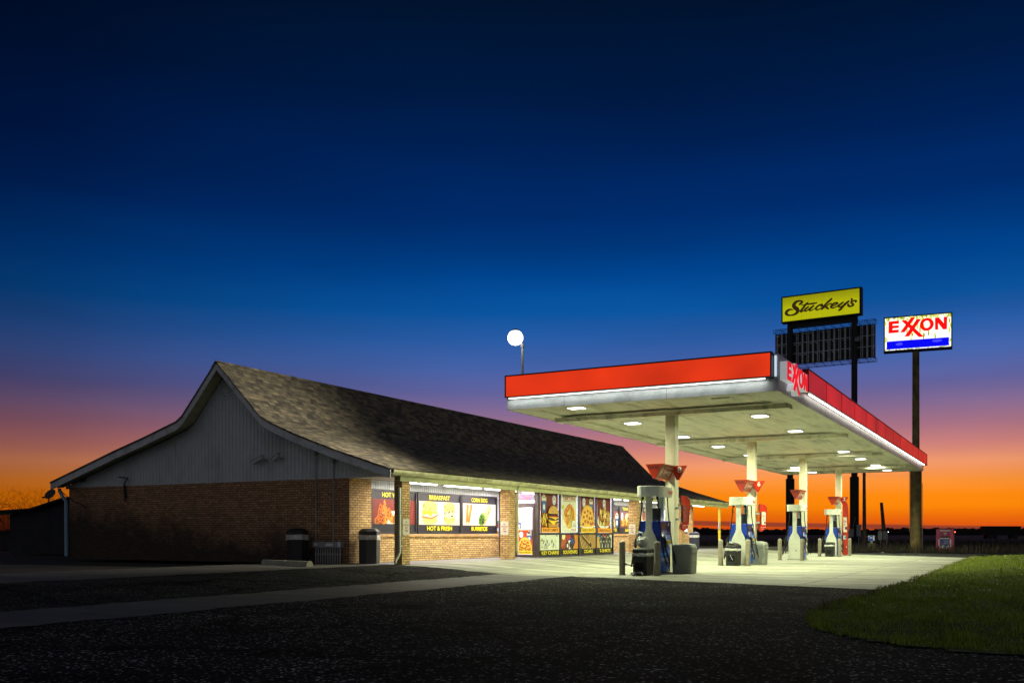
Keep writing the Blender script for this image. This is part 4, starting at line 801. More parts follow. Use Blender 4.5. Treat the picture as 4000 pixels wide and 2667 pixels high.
def alight(name,loc,sx,sy,e,col,rot=(0,0,0),parent=None,org=(0,0,0),spread=None):
    l=bpy.data.lights.new(name,'AREA'); l.shape='RECTANGLE'; l.size=sx; l.size_y=sy; l.energy=e; l.color=col
    if spread: l.spread=spread
    o=bpy.data.objects.new(name,l); COL.objects.link(o); o.parent=parent; o.location=[a-b for a,b in zip(loc,org)]; o.rotation_euler=rot; return o
alight('strip_lamp',(23.13,9.35,4.83),.04,7.2,16,(.92,.98,.9),parent=cp,org=CO); alight('strip_lamp',(41.5,5.26,4.82),30,.05,720,(1,.98,.72),rot=(R(-70),0,0),parent=cp,org=CO)
# channel letters on the corner
fx=lambda u:23.42+(u-.058)/.882*2.33; fz=lambda v:4.83+(v-.528)/.368*.45
m=M(); q=M()
for p in EX:
    pp=[(fx(a),fz(b)) for a,b in p]
    m.prism(pp,'y',5.29,5.455); q.prism(pp,'y',5.275,5.289)
o_,i_=EXO; n=len(o_)
def ringp(mm,ya,yb):
    V=[(fx(a),y,fz(b)) for y in (ya,yb) for a,b in o_+i_]; F=[]
    for k in range(n): j=(k+1)%n; F+=[(k,j,n+j,n+k),(2*n+k,3*n+k,3*n+j,2*n+j),(k,2*n+k,2*n+j,j),(n+k,n+j,3*n+j,3*n+k)]
    mm.add(V,F)
ringp(m,5.29,5.455); ringp(q,5.275,5.289)
r_=cb(m,'letter_return',EM('letter_side',(.85,.88,.9),.28)); cb(q,'raised_lettering',REDLET)
# canopy lamps
LP=[(24.0,11.2),(28.25,11.2),(33.1,11.2),(37.5,11.2),(42.3,11.2),(51.4,11.2),(55.8,11.2),(28.35,7.2),(33.1,7.2),(42.4,7.2),(46.9,7.2),(51.6,7.2),(55.9,7.2),(46.6,11.25)]
proto=None
for i,(x,y) in enumerate(LP[:13]):
    if proto is None:
        m=M(); m.box(-.30,.30,-.30,.30,-.018,0); m.box(-.235,.235,-.235,.235,-.04,-.0181); proto=m.build('canopy_light',TRIM,cp,bevel=.004); f=proto
        m=M(); m.box(-.20,.20,-.20,.20,-.056,-.041); ln=m.build('lens',LENS,f)
    else: f=copy_tree(proto,cp)
    f.location=(x-CX[0],y-CY,4.629)
    a=alight('canopy_lamp',(x,y,4.55),.4,.4,300,LAMP_COL,parent=cp,org=CO,spread=R(165))
for x,y in ((24.0,7.15),(37.4,7.2),(46.45,11.27)):
    m=M(); m.box(x-.3,x+.3,y-.3,y-.25,4.60,4.629); m.box(x-.3,x+.3,y+.25,y+.3,4.60,4.629); m.box(x-.3,x-.25,y-.25,y+.25,4.60,4.629); m.box(x+.25,x+.3,y-.25,y+.25,4.60,4.629); cb(m,'blank_plate',TRIM)
# floodlight on its own mast on the canopy roof
fl=thing('floodlight','blazing white floodlight on a short mast on the canopy roof corner','floodlight',(23.62,12.68,5.36))
m=M(); m.cyl((0,0,0),(0,0,1.02),.035,.032,12); m.build('mast',COLM,fl); m=M(); m.cyl((0,0,.98),(0,0,1.08),.055,.055,10); m.tube([(0,0,1.05),(-.1,.02,1.16),(-.2,.05,1.24)],.025,8); m.build('bracket',STEEL,fl)
m=M(); m.lathe([(.02,.25),(.08,.235),(.12,.20),(.125,.18)],0,0,18); hs=m.build('housing',STEEL,fl); hs.location=(-.31,.06,1.20); 
m=M(); m.lathe([(.10,.19),(.17,.14),(.215,.04),(.215,-.05),(.17,-.14),(.10,-.19),(.02,-.21)],0,0,18); gl=m.build('lens',FLOOD,hs,smooth=True)
l=bpy.data.lights.new('flood_lamp','SPOT'); l.energy=2600; l.color=(1,.94,.72); l.shadow_soft_size=.2; l.spot_size=R(100); l.spot_blend=.9; o=bpy.data.objects.new('flood_lamp',l); COL.objects.link(o); o.parent=fl; o.location=(-.31,.36,1.25); o.rotation_euler=Vector((-3.2,9.0,-2.4)).to_track_quat('-Z','Y').to_euler()
# ================================================================== DISPENSERS
def bottle(x0,x1,m):
    pts=[(-.26,0),(-.26,.70),(-.25,.80),(-.215,.93),(-.16,1.05),(-.11,1.14),(-.085,1.24),(-.085,2.10)]
    m.prism(pts+[(-a,b) for a,b in pts[::-1]],'x',x0,x1)
def make_pump(text=True):
    t=thing('fuel_dispenser','x','fuel dispenser'); 
    m=M(); m.box(-.03,1.0,-.33,.33,0,.035); m.build('base_plate',STEEL,t)
    m=M(); m.box(.05,.90,-.27,.27,.035,.78); m.box(.05,.90,-.22,.22,.78,1.06); bd=m.build('cabinet',BLUED,t,bevel=.008)
    m=M(); m.prism([(-.30,1.04),(-.30,1.43),(.30,1.43),(.30,1.04),(.22,.96),(-.22,.96)],'x',.07,.92); hd=m.build('display_head',BLUE,t,bevel=.012)
    for s in (-1,1):
        m=M(); m.prism([(s*.225,1.16),(s*.345,.99),(s*.395,.84),(s*.28,.76),(s*.225,.80)],'x',.16,.80); cs=m.build('console',CONSOLE,t,bevel=.008)
        m=M(); m.box(.08,.91,min(s*.271,s*.285),max(s*.271,s*.285),.06,.72); dr=m.build('lower_door',BLUE,t,bevel=.004)
        m=M(); m.box(.14,.50,min(s*.302,s*.306),max(s*.302,s*.306),1.20,1.38); m.build('screen',P('screen_grey',C(60,70,74),.2,var=.3),hd)
        m=M(); m.box(.58,.84,min(s*.301,s*.305),max(s*.301,s*.305),1.16,1.40); m.build('card_panel',P('card_panel',C(24,26,40),.3),hd)
        m=M(); m.box(.66,.76,min(s*.306,s*.310),max(s*.306,s*.310),1.30,1.37); m.build('sticker',P('sticker_white',C(230,226,236),.4),hd)
        for k in range(3):
            m=M(); m.box(.30+k*.14,.40+k*.14,min(s*.385,s*.405),max(s*.385,s*.405),.845,.915); m.build('grade_button',P('button_yellow',C(240,214,20),.35),cs,bevel=.008)
        m=M(); m.box(.24,.42,min(s*.33,s*.366),max(s*.33,s*.366),1.0,1.03); m.build('keypad',STEEL,cs)
        # nozzle
        m=M(); yy=s*.40; m.tube([(.12,yy*.92,.98),(.14,yy*1.02,.93),(.13,yy*1.08,.80),(.11,yy*1.05,.70)],[.034,.042,.036,.024],8); m.tube([(.14,yy*1.0,.96),(.24,yy*.95,1.0),(.30,yy*.82,.93)],[.03,.022,.014],8); m.tube([(.15,yy*1.16,.90),(.13,yy*1.24,.80),(.11,yy*1.12,.72)],.009,6); m.build('nozzle',RUBBER,t,smooth=True)
        m=M(); h=[(.10,s*.22,2.08),(.10,s*.23,1.86),(.08,s*.26,1.5),(.06,s*.33,1.0),(.04,s*.42,.5),(.05,s*.49,.27),(.09,s*.53,.20),(.13,s*.54,.28),(.14,s*.51,.45),(.11,s*.43,.70)]
        m.tube(h,.018,8); ho=m.build('hose',RUBBER,t,smooth=True)
        m=M(); m.cyl((.10,s*.228,1.93),(.10,s*.228,1.80),.026,.026,8); m.cyl((.10,s*.227,1.99),(.10,s*.228,1.95),.022,.022,8); m.build('swivel',BLKSTEEL,ho)
        m=M(); h=[(.86,s*.22,2.08),(.85,s*.24,1.7),(.72,s*.34,1.2),(.60,s*.46,.7),(.55,s*.52,.38),(.62,s*.54,.26),(.70,s*.50,.40),(.74,s*.42,.72)]; m.tube(h,.017,8); m.build('hose',RUBBER,t,smooth=True)
        A=Art((.10 if s<0 else .88,s*.286,.10),(1,0,0) if s<0 else (-1,0,0),(0,s,0)); A.poly([(0,.0),(.78,.0),(.78,.24),(.5,.16),(.2,.06)],(30,110,230)); A.poly([(0,.42),(.3,.38),(.78,.50),(.78,.56),(.3,.46),(0,.5)],(40,140,236)); A.text('Synergy',.08,.72,.22,.37,(236,238,245),.015); A.build('lettering',dr,mat=PRINT)
        A=Art((.14 if s<0 else .84,s*.302,1.06),(1,0,0) if s<0 else (-1,0,0),(0,s,0)); A.rect(.04,.12,.0,.08,(216,220,200)); A.poly([(.16,0),(.22,.0),(.25,.04),(.22,.09),(.19,.08),(.19,.12),(.16,.12),(.16,.06),(.13,.06)],(226,226,216)); 
        for k in range(3): A.rect(.30,.42,.02+k*.03,.035+k*.03,(200,205,220))
        A.build('decal',hd)
    for a,b in ((-.01,.05),(.92,.98)):
        m=M(); bottle(a,b,m); m.build('end_panel',PUMPW,t,bevel=.008)
    m=M(); m.box(-.013,-.0105,-.255,.255,.665,.669); m.box(-.014,-.0105,-.09,-.02,.36,.42); m.build('panel_joint',STEEL,t)
    m=M(); m.box(.38,.44,-.19,.19,1.44,1.78); tv=m.build('topper_screen',BLACK,t,bevel=.01)
    pts=[]
    for k in range(28):
        a=6.2832*k/28; cxx,sxx=math.cos(a),math.sin(a); e=.55; pts.append((.485+.66*(abs(cxx)**e)*(1 if cxx>=0 else -1),.36*(abs(sxx)**e)*(1 if sxx>=0 else -1)))
    m=M(); m.prism(pts,'z',2.08,2.36); cr=m.build('crown',PUMPW,t,bevel=.012)
    m=M(); 
    for yy in (-.2,.2): m.cyl((.1,yy,2.0),(.1,yy,2.08),.03,.03,8)
    m.build('hose_outlet',BLKSTEEL,cr)
    if text: 
        A=Art((.55,-.362,2.16),(1,0,0),(0,-1,0)); A.text('Exxon',0,.34,0,.13,(190,40,30),.02); A.build('lettering',cr)
    return t
PX=[24.05,32.8,41.6,49.9]
pump=make_pump()
PLAB=['fuel dispenser nearest the camera, under the number 8 sign with grey bin beside','fuel dispenser under the number 6 sign, black bin with lumpy lid before it','fuel dispenser with no bin in front, third along the canopy','fuel dispenser beside the tall red column board, number 2 sign above']
for k,x in enumerate(PX):
    q=pump if k==0 else copy_tree(pump)
    q.location=(x,9.08,hz(x,9.08)+.01); tag(q,PLAB[k],'fuel dispenser','fuel dispensers under the canopy')
# ---- number signs
def numsign(k,num):
    cx=CX[k]; t=thing('pump_number_sign',f'red inverted prism sign numbered {num}, fixed high on its canopy column','sign',(cx,CY,2.6),0,'numbered prism signs on the columns')
    if num is None: t['label']='red inverted prism sign showing no number, on the third canopy column'
    def tri(m,yc,xa,xb,hw=.25): m.prism([(yc-.03,0),(yc-hw,.40),(yc+hw,.40),(yc+.03,0)],'x',xa,xb)
    m=M(); tri(m,.05,-1.32,-.20); a=m.build('prism',REDP,t,bevel=.006)
    A=Art((-1.322,.24,.24),(0,-1,0),(-1,0,0)); A.text('Exxon',.03,.32,.03,.13,(50,20,16),.015); A.build('lettering',a)
    # slanted print facing the grass, on a brown ground that paints in shade
    sl=Vector((0,-.22,.40)).normalized(); nn=Vector((0,-.40,-.22)).normalized()
    A=Art((-1.30,.02,0),(1,0,0),tuple(nn),up=tuple(sl)); A.poly([(.02,.03),(.98,.03),(1.08,.43),(.02,.43)],(140,70,50)); A.text('Synergy',.38,.98,.14,.30,(236,220,200),.015); A.ell(.2,.22,.09,.11,(226,200,180),14); A.ell(.2,.22,.07,.09,(140,70,50),14); A.ell(.2,.22,.04,.06,(226,200,180),10); A.text('FUEL TECHNOLOGY',.45,.98,.34,.375,(226,210,190),.01); A.build('shaded_side_print',a)
    if num is not None:
        for s in (-1,1):
            m=M(); m.prism([(s*.27,0),(s*.27-.22,.40),(s*.27+.26,.40),(s*.27+.03,0)] if s>0 else [(s*.27+.03,0),(s*.27+.22,.40),(s*.27-.26,.40),(s*.27-.03,0)],'x',-.30,-.22); b=m.build('number_plate',REDP,t,bevel=.004)
            if s<0:
                A=Art((-.302,s*.27,.20),(0,-1,0),(-1,0,0)); A.text(str(num),.00,.12,0,.17,(240,236,228),.02); A.build('number',b)
    return t
for k,nmb in enumerate((8,6,None,2)): numsign(k,nmb)
# ---- red ribbon boards on the columns
OUT=[(0,1.0),(.14,1.0),(.235,.93),(.265,.84),(.268,.71),(.235,.24),(.232,.18),(.195,.08),(.08,.0),(0,.02),(-.005,.16),(.045,.25),(.05,.73),(0,.82)]
def ribbon(k,kind,lab):
    cx=CX[k]; t=thing('column_board',lab,'advertising board',(cx-.1,CY-.32,1.17),0,'red advertising boards on the columns')
    m=M(); m.prism([(-a+.02,b) for a,b in OUT],'x',-.02,.02); b=m.build('board',REDP,t,bevel=.005)
    m=M(); m.box(-.01,.01,-.02,.17,.3,.36); m.box(-.01,.01,-.02,.17,.62,.68); m.build('bracket',STEEL,t)
    m=M(); m.prism([(.045,.95),(.02,1.0),(.02,.8),(-.03,.7),(-.03,.27),(.02,.2),(.03,0),(.05,.05),(.05,.17),(0,.28),(0,.7),(.045,.8)],'x',-.045,-.02); m.build('board_edge',BLACK,t)
    if kind==1:
        A=Art((-.022,-.03,.25),(0,-1,0),(-1,0,0)); A.rect(.02,.18,0,.47,(150,60,48)); A.build('panel',t)
        v,f=text2d('Coca-Cola',.0); A=Art((-.022,-.09,.28),(0,0,1),(-1,0,0),base=.005,up=(0,1,0)); A.text('Coca-Cola',.0,.42,-.05,.05,(196,110,96),.0); A.build('lettering',t)
    else:
        A=Art((-.022,-.04,.25),(0,-1,0),(-1,0,0)); A.rect(.03,.17,0,.46,(222,216,200)); A.text('3x',.05,.14,.26,.38,(120,30,40),.01); A.rect(.05,.15,.20,.215,(120,40,50)); A.rect(.06,.14,.15,.165,(60,120,80)); A.poly([(.10,.03),(.165,.05),(.165,.12),(.12,.10)],(90,40,50)); A.rect(.15,.17,.43,.46,(40,80,170)); A.build('panel',t)
    A=Art((-.022,-.01,.05),(0,-1,0),(-1,0,0),base=.006)
    for j in range(5): A.rect(.03+.028*j,.045+.028*j,.09-.0*j,.12,(236,190,170)); A.rect(.035+.026*j,.046+.026*j,.03,.055,(236,190,170))
    A.ell(.185,.11,.018,.022,(236,200,180),8); A.build('small_print',t)
ribbon(0,1,'red curved board with vertical script lettering on the nearest canopy column'); ribbon(1,2,'red curved board with a white 3x panel on the second canopy column')
t=thing('column_board','tall red board with white panels reaching the ground at the farthest column','advertising board',(CX[3]-.1,CY-.33,hz(CX[3],CY)),0,'red advertising boards on the columns')
m=M(); m.prism([(.10,0),(.10,2.95),(-.02,2.95),(-.13,2.7),(-.17,2.35),(-.18,2.0),(-.15,.9),(-.13,0)],'x',-.02,.02); m.build('board',REDP,t,bevel=.005)
A=Art((-.022,.09,0),(0,-1,0),(-1,0,0)); A.rect(.01,.19,1.22,2.0,(222,216,200)); A.text('3x',.03,.15,1.72,1.88,(120,30,40),.01); A.rect(.02,.14,1.62,1.64,(110,50,50)); A.rect(.02,.12,1.55,1.57,(60,60,60)); A.rect(.10,.19,1.36,1.5,(70,50,90)); A.rect(.01,.15,.85,1.05,(200,214,216)); A.ell(.11,.95,.04,.07,(60,130,180),10); A.ell(.17,.45,.03,.035,(226,190,180),10)
A.build('panel',t)
# ---- bollards
def bollard(x,y,lab,proto=[None]):
    if proto[0] is None:
        t=thing('bollard','x','bollard'); m=M(); m.lathe([(.082,0),(.082,.83),(.078,.86),(.055,.885),(.01,.895)],0,0,20); m.build('post',BOLL,t,smooth=True); m=M(); m.lathe([(.10,-.01),(.10,.012),(.084,.02)],0,0,20); m.build('footing',CONC2,t); proto[0]=t
    else: t=copy_tree(proto[0])
    t.location=(x,y,hz(x,y)+.01); tag(t,lab,'bollard','tan steel bollards guarding the dispensers')
for x,y,l_ in ((23.42,9.58,'darkest bollard at left of the nearest island, beside a black bin'),(23.32,8.57,'bollard right of the black bin, before the nearest dispenser'),(32.25,9.55,'bollard left of the black bin at the second dispenser'),(32.1,8.56,'bollard right of the black bin at the second dispenser'),(40.7,9.5,'bollard left of the dispenser that has no bin'),(40.35,8.5,'bollard right of the dispenser that has no bin'),(49.0,9.47,'bollard left of the farthest dispenser'),(48.4,8.42,'bollard right of the black bin at the farthest dispenser'),(51.5,8.45,'lone bollard right of the tall red board')): bollard(x,y,l_)
# ---- black service bins with liner
def sbin(x,y,lab,ex=None,rz=0,seed=1):
    t=thing('waste_bin',lab,'waste bin',(x,y,hz(x,y)+.01),rz,'black service bins before the dispensers')
    m=M(); m.rings([[(-.24*s,-.19*s,z),(.30*s,-.19*s,z),(.30*s,.19*s,z),(-.24*s,.19*s,z)] for z,s in ((0,.95),(.02,.98),(.52,1.03))]); b=m.build('body',BLACK,t,bevel=.015)
    m=M(); m.box(-.262,-.238,-.15,.15,.10,.14); m.box(-.262,-.238,-.15,.15,.34,.37); m.box(-.262,-.238,-.15,-.125,.14,.34); m.box(-.262,-.238,.125,.15,.14,.34); m.box(-.262,-.238,-.12,.12,.44,.50); m.build('squeegee_pocket',BLACK,b,bevel=.004)
    m=M(); m.box(-.256,-.246,-.125,.125,.14,.34); m.build('pocket_shade_panel',P('pocket_shade',(.002,.002,.002),.9),b)  # solid panel painted near black for the shade inside the pocket
    r=random.Random(seed); rg=[]
    for z,s in ((.50,1.06),(.53,1.13),(.56,1.12),(.585,1.05)):
        ring=[]
        for k in range(32):
            a=6.2832*k/32; c_,s_=math.cos(a),math.sin(a); mx_=max(abs(c_),abs(s_)); ring.append((.03+.27*s*c_/mx_*(1+r.uniform(-.03,.03)),.19*s*s_/mx_*(1+r.uniform(-.05,.05)),z+r.uniform(-.02,.015)))
        rg.append(ring)
    m=M(); m.rings(rg); m.build('liner',BAG,t,smooth=True)
    m=M(); m.rings([[(-.25*s,-.20*s,z),(.31*s,-.20*s,z),(.31*s,.20*s,z),(-.25*s,.20*s,z)] for z,s in ((.575,1.0),(.66,1.0),(.70,.92),(.72,.6))]); m.build('lid',BLACK,t,bevel=.015)
    return t
b1=sbin(23.55,9.05,'black bin with white jug on its lid, before the nearest dispenser',seed=1)
m=M(); m.tube([(-.26,.10,.20),(-.34,.17,.25),(-.46,.30,.30)],.012,6); m.tube([(-.46,.27,.30),(-.46,.33,.30)],.02,6); m.build('squeegee',BLKSTEEL,b1)
b2=sbin(32.15,9.08,'black bin with lumpy folded lid, before the second dispenser',seed=2)
m=M(); m.rings([[(-.22+.5*(i/5),.18*c_,.70+.05*math.sin(i*1.3)+d) for c_,d in ((-1,0),(-.4,.05),(.4,.07),(1,0),(0,-.02))] for i in range(6)]); m.build('folded_bag',BLACK,b2,smooth=True)
m=M(); m.tube([(-.262,.03,.38),(-.27,.0,.30),(-.275,-.06,.20)],.012,6); m.build('squeegee',STEEL,b2)
b3=sbin(48.85,8.95,'black bin with white liner, before the farthest dispenser',seed=3)
# white jug with a looped handle on bin 1 and black rubbish bag on the ground
def lump(name,mat,rx,ry,rz_,seed,label,cat,loc,group=None):
    r=random.Random(seed); m=M(); rg=[]; nn=18
    for j in range(9):
        ph=math.pi*j/8; rad=max(.02,math.sin(ph)**.7); rg.append([(rx*rad*math.cos(6.2832*k/nn)*(1+r.uniform(-.13,.13)),ry*rad*math.sin(6.2832*k/nn)*(1+r.uniform(-.13,.13)),rz_*(1-math.cos(ph))*(1+r.uniform(-.04,.04))) for k in range(nn)])
    m.rings(rg); o=m.build(name,mat,None); o.location=loc; return tag(o,label,cat,group)
jg=lump('plastic_jug',P('white_jug',C(206,208,196),.35,var=.12,scale=9,bump=.6,bscale=20),.14,.15,.15,4,'white jug with looped handle resting on the lid of the nearest black bin','bag',(23.62,9.10,.733))
m=M(); m.tube([(0,.11,.20),(-.02,.15,.33),(0,.10,.41),(0,.0,.38),(0,-.04,.26)],[.03,.026,.024,.026,.04],8); m.build('jug_handle',P('white_jug',C(206,208,196)),jg,smooth=True)
lump('rubbish_bag',P('black_bag',C(28,28,30),.25,var=.4,scale=14,bump=.8,bscale=22),.20,.17,.055,9,'small torn black rubbish bag on the ground by the nearest bin','bag',(23.0,9.0,.012))
# ---- grey moulded bins beside the columns
def gbin(x,y,lab,mat=GREYP):
    t=thing('litter_bin',lab,'litter bin',(x,y,hz(x,y)+.01),0,'grey moulded bins beside the columns')
    def rr(w,d,z,n=8):
        p=[]
        for cx_,cy_,a0 in ((1,1,0),(-1,1,90),(-1,-1,180),(1,-1,270)):
            for k in range(4): a=R(a0+k*30); p.append((cx_*(w-.07)+.07*math.cos(a),cy_*(d-.07)+.07*math.sin(a),z))
        return p
    m=M(); m.rings([rr(.25,.25,0),rr(.27,.27,.03),rr(.28,.28,.33),rr(.272,.272,.335),rr(.272,.272,.345),rr(.282,.282,.35),rr(.285,.285,.60)]); m.build('body',mat,t)
    m=M(); m.rings([rr(.29,.29,.605),rr(.285,.285,.72),rr(.25,.25,.79),rr(.14,.14,.82)]); m.build('hood',mat,t)
    m=M(); m.box(.05,.15,-.297,-.288,.57,.60); m.box(-.18,.28,-.299,-.288,.585,.605); m.build('liner',BAG,t)
gbin(25.05,8.42,'grey moulded bin beside the nearest column, white liner showing'); gbin(33.9,8.66,'grey moulded bin half hidden behind the second dispenser')
# ---- hexagonal bins by the store
def hexbin(x,y,z,lab,mat,rot=0,sc=1,h=1.0):
    t=thing('litter_bin',lab,'litter bin',(x,y,z),rot,'six sided bins around the store'); rr=lambda r,zz:[(r*math.cos(R(60*k)),r*math.sin(R(60*k)),zz) for k in range(6)]
    m=M(); m.rings([rr(.29*sc,0),rr(.31*sc,.03),rr(.32*sc,.76*h)]); m.build('body',mat,t,bevel=.008)
    r=random.Random(int(x*7)); m=M(); m.rings([[(q*(1+r.uniform(-.02,.02)),w_*(1+r.uniform(-.02,.02)),zz+r.uniform(-.015,.015)) for q,w_,zz in rr(.335*sc,zq)] for zq in (.70*h,.76*h,.82*h,.85*h)]); m.build('liner',BAG,t)
    m=M(); m.rings([rr(.33*sc,.855*h),rr(.325*sc,.95*h),rr(.22*sc,1.03*h),rr(.12*sc,1.04*h)]); m.build('lid',mat,t,bevel=.008)
hexbin(22.62,17.28,.216,'black six sided bin with white liner beside the front brick corner',P('charcoal_plastic',C(58,58,60),.5,var=.12),.3)
hexbin(21.75,19.3,.2,'dark bin with white liner standing against the unlit gable wall',BLACK,.1,1,1.02)
hexbin(51.35,16.7,.216,'navy bin at the far end of the store porch',NAVYP,.2,.95,.94)
# ---- NO PARKING signs on the pillars
def nopark(O,r,n,lab):
    x,y,z=O; t=thing('parking_sign',lab,'sign',O,0,'NO PARKING ANY TIME plates on the pillars')
    A=Art((0,0,0),r,n,base=.004); A.rect(0,.31,0,.46,(214,212,196)); 
    A.build('plate',t)
    th=M(); rv,nv=Vector(r),Vector(n); c8=[rv*a+Vector((0,0,b))+nv*k for k in (0,.0035) for a,b in ((-.003,-.003),(.313,-.003),(.313,.463),(-.003,.463))]; th.add(c8,[(0,1,2,3),(4,5,6,7),(0,1,5,4),(1,2,6,5),(2,3,7,6),(3,0,4,7)]); th.build('plate_back',STEEL,t)
    A=Art((0,0,0),r,n,base=.007)
    for k,(tx,a,b) in enumerate((('NO',.11,.20),('PARKING',.035,.275),('ANY',.09,.22),('TIME',.075,.235))): A.text(tx,a,b,.345-k*.085,.40-k*.085,(176,50,50),.02)
    A.build('lettering',t)
nopark((22.44,15.948,1.06),(1,0,0),(0,-1,0),'NO PARKING plate on the corner pillar that has the bent downspout')
nopark((28.778,16.31,1.06),(0,-1,0),(-1,0,0),'NO PARKING plate on the brick pillar left of the shop door')
nopark((40.678,16.31,1.06),(0,-1,0),(-1,0,0),'NO PARKING plate on the pillar right of the T-SHIRTS window')
# ---- gable wall equipment
for y,z,lab,tilt in ((21.0,3.45,'white box security camera on the gable siding, pointing left',.35),(20.35,3.5,'short security camera on the gable siding, right of the other',-.3)):
    t=thing('security_camera',lab,'security camera',(22.17,y,z),0,'security cameras on the gable'); m=M(); m.tube([(0,-.12,-.10),(-.08,-.12,-.10),(-.1,-.04,-.02)],.018,6); m.build('bracket',STEEL,t)
    m=M(); a=.42 if tilt>0 else .22; m.prism([(-.06,.05),(a-.06,-.10),(a-.10,-.20),(-.09,-.05)],'x',-.20,-.09); m.prism([(-.10,.075),(a,-.10),(a,-.115),(-.10,.06)],'x',-.215,-.075); m.build('housing',P('camera_white',C(196,196,190),.4),t,bevel=.004)
t=thing('service_conduit','grey box with a row of capped pipes and two conduits up the gable wall','electrical box',(22.2,18.4,.2))
m=M(); m.box(-.16,-.002,-.5,.56,.49,.66); m.build('enclosure',STEEL,t,bevel=.006)
m=M(); m.box(-.165,-.161,-.50,-.40,.50,.65); m.box(-.165,-.161,.36,.50,.53,.62); m.box(-.165,-.161,-.22,.06,.53,.61); m.build('label_plate',P('sticker_white',C(230,226,236)),t)
for k in range(11): 
    m=M(); y=.50-k*.092; m.cyl((-.08,y,.02),(-.08,y,.49),.022,.022,8); m.cyl((-.08,y,.26),(-.08,y,.32),.034,.034,8); m.build('pipe',P('pale_pipe',C(170,172,176),.35,.5),t)
for y,zt in ((.52,3.25),(-.15,3.0)):
    m=M(); m.cyl((-.05,y,.66),(-.05,y,zt),.018,.018,8); m.build('conduit',STEEL,t); m=M(); m.lathe([(.03,zt-.02),(.055,zt+.02),(.055,zt+.16),(.03,zt+.22)],-.06,y,10); m.build('conduit_head',STEEL,t)
t=thing('wheel_stop','weathered concrete wheel stop lying before the dark gable wall','wheel stop',(20.18,18.3,.2),R(73)); m=M()
for a,b in ((-1.2,-.02),(.0,1.2)): m.prism([(-.11,0),(-.10,.09),(-.06,.155),(.06,.155),(.10,.09),(.11,0)],'x',a,b)
m.build('block',concrete_mat('stop_concrete',(.42,.41,.30),.4),t,bevel=.01)
# ================================================================== TALL SIGNS
ps=thing('highway_sign','tall red and blue lettered lit sign on one rusty steel pole','pole sign',(63.17,6.38,0),R(-84.3))
m=M(); m.cyl((-.1,.2,-.05),(-.1,.2,5.3),.335,.335,24); m.lathe([(.335,5.3),(.22,5.45)],-.1,.2,24); m.cyl((-.1,.2,5.45),(-.1,.2,12.33),.215,.20,20); m.build('pole',RUST,ps,smooth=True)
m=M(); m.cyl((.27,.2,0),(.27,.2,4.2),.018,.018,6); m.cyl((-.47,.2,1.2),(-.47,.2,5.2),.014,.014,6); m.build('conduit',STEEL,ps)
m=M(); m.box(-1.94,1.94,.0,.40,12.31,12.44); m.box(-1.94,1.94,0,.40,14.45,14.52); m.box(-1.94,-1.87,0,.40,12.44,14.45); m.box(1.87,1.94,0,.40,12.44,14.45); m.box(-1.87,1.87,.06,.39,12.44,14.45); m.build('cabinet',BLKSTEEL,ps)
A=Art((-1.87,.058,12.44),(1,0,0),(0,-1,0)); A.rect(0,3.74,0,2.01,(255,255,246)); A.clip=(0,3.74,0,2.01)
r=random.Random(21)
for i in range(125):
    e=r.random()
    if e<.45: x=r.uniform(0,3.74); y=2.01-abs(r.gauss(0,.10)); w_,h_=.05,.07
    elif e<.62: x=r.choice((r.uniform(0,.14),3.74-r.uniform(0,.14))); y=r.uniform(.1,2.0); w_,h_=.03,.10
    elif e<.82: x=1.9+r.gauss(0,.28); y=r.uniform(.6,1.9); w_,h_=.03,.16
    else: x=r.uniform(0,3.74); y=abs(r.gauss(0,.05)); w_,h_=.06,.03
    A.ell(x,y,w_*r.uniform(.9,2.0),h_*r.uniform(.8,1.8),r.choice([(196,204,90),(176,188,70),(214,218,130),(226,230,160),(186,194,80),(150,162,50)]),8,0,.3,i)
A.clip=None
A.poly([(.10,.06),(3.62,.06),(3.62,.56),(.10,.56)],(0,0,235)); A.ell(.85,.36,.20,.10,(70,70,255),12,0,.2,4); A.ell(2.95,.40,.26,.09,(70,70,255),12,0,.2,6)
art_exxon(A,lambda u:u*3.74,lambda v:v*2.01,(250,8,4)); A.build('lit_face',ps,mat=art_glow('backlit_print_bright',1.05))
for s in (-.9,.9): alight('sign_lamp',(0,0,0),.1,.1,0.01,(1,1,1)) if False else None
# yellow sign over a disused billboard on two posts
bs=thing('twin_post_sign','yellow script sign above the dark back of a billboard on twin black posts','pole sign',(77.5,14.84,0),R(-92.87))
for x in (-2.52,2.45):
    m=M(); m.cyl((x,.22,-.05),(x,.22,5.5),.34,.34,20); m.lathe([(.34,5.5),(.24,5.52)],x,.22,20); m.cyl((x,.22,5.5),(x,.22,17.96),.235,.225,18); m.build('post',BLKSTEEL,bs,smooth=True)
m=M(); m.box(-2.7,2.7,.06,.16,17.55,17.95); m.box(-2.7,2.7,.26,.36,17.55,17.95); m.build('saddle_beam',BLKSTEEL,bs)
m=M(); m.box(-3.08,3.08,-.3,.3,17.96,18.07); m.box(-3.08,3.08,-.3,.3,19.98,20.08); m.box(-3.08,-2.99,-.3,.3,18.07,19.98); m.box(2.93,3.08,-.3,.3,18.07,19.98); m.box(-2.99,2.93,-.24,.29,18.07,19.98)
for x in (-1.5,1.5): m.cyl((x,0,20.08),(x,0,20.16),.02,.02,6)
m.build('cabinet',BLKSTEEL,bs)
A=Art((-2.99,-.242,18.07),(1,0,0),(0,-1,0)); FW,FH=5.92,1.91; A.rect(0,FW,0,FH,(178,178,6))
for i in range(9): A.rect(0,FW,FH*(1-.05*(9-i)),FH*(1-.05*(8-i)),(176-4*i,176-4*i,4))
r=random.Random(3)
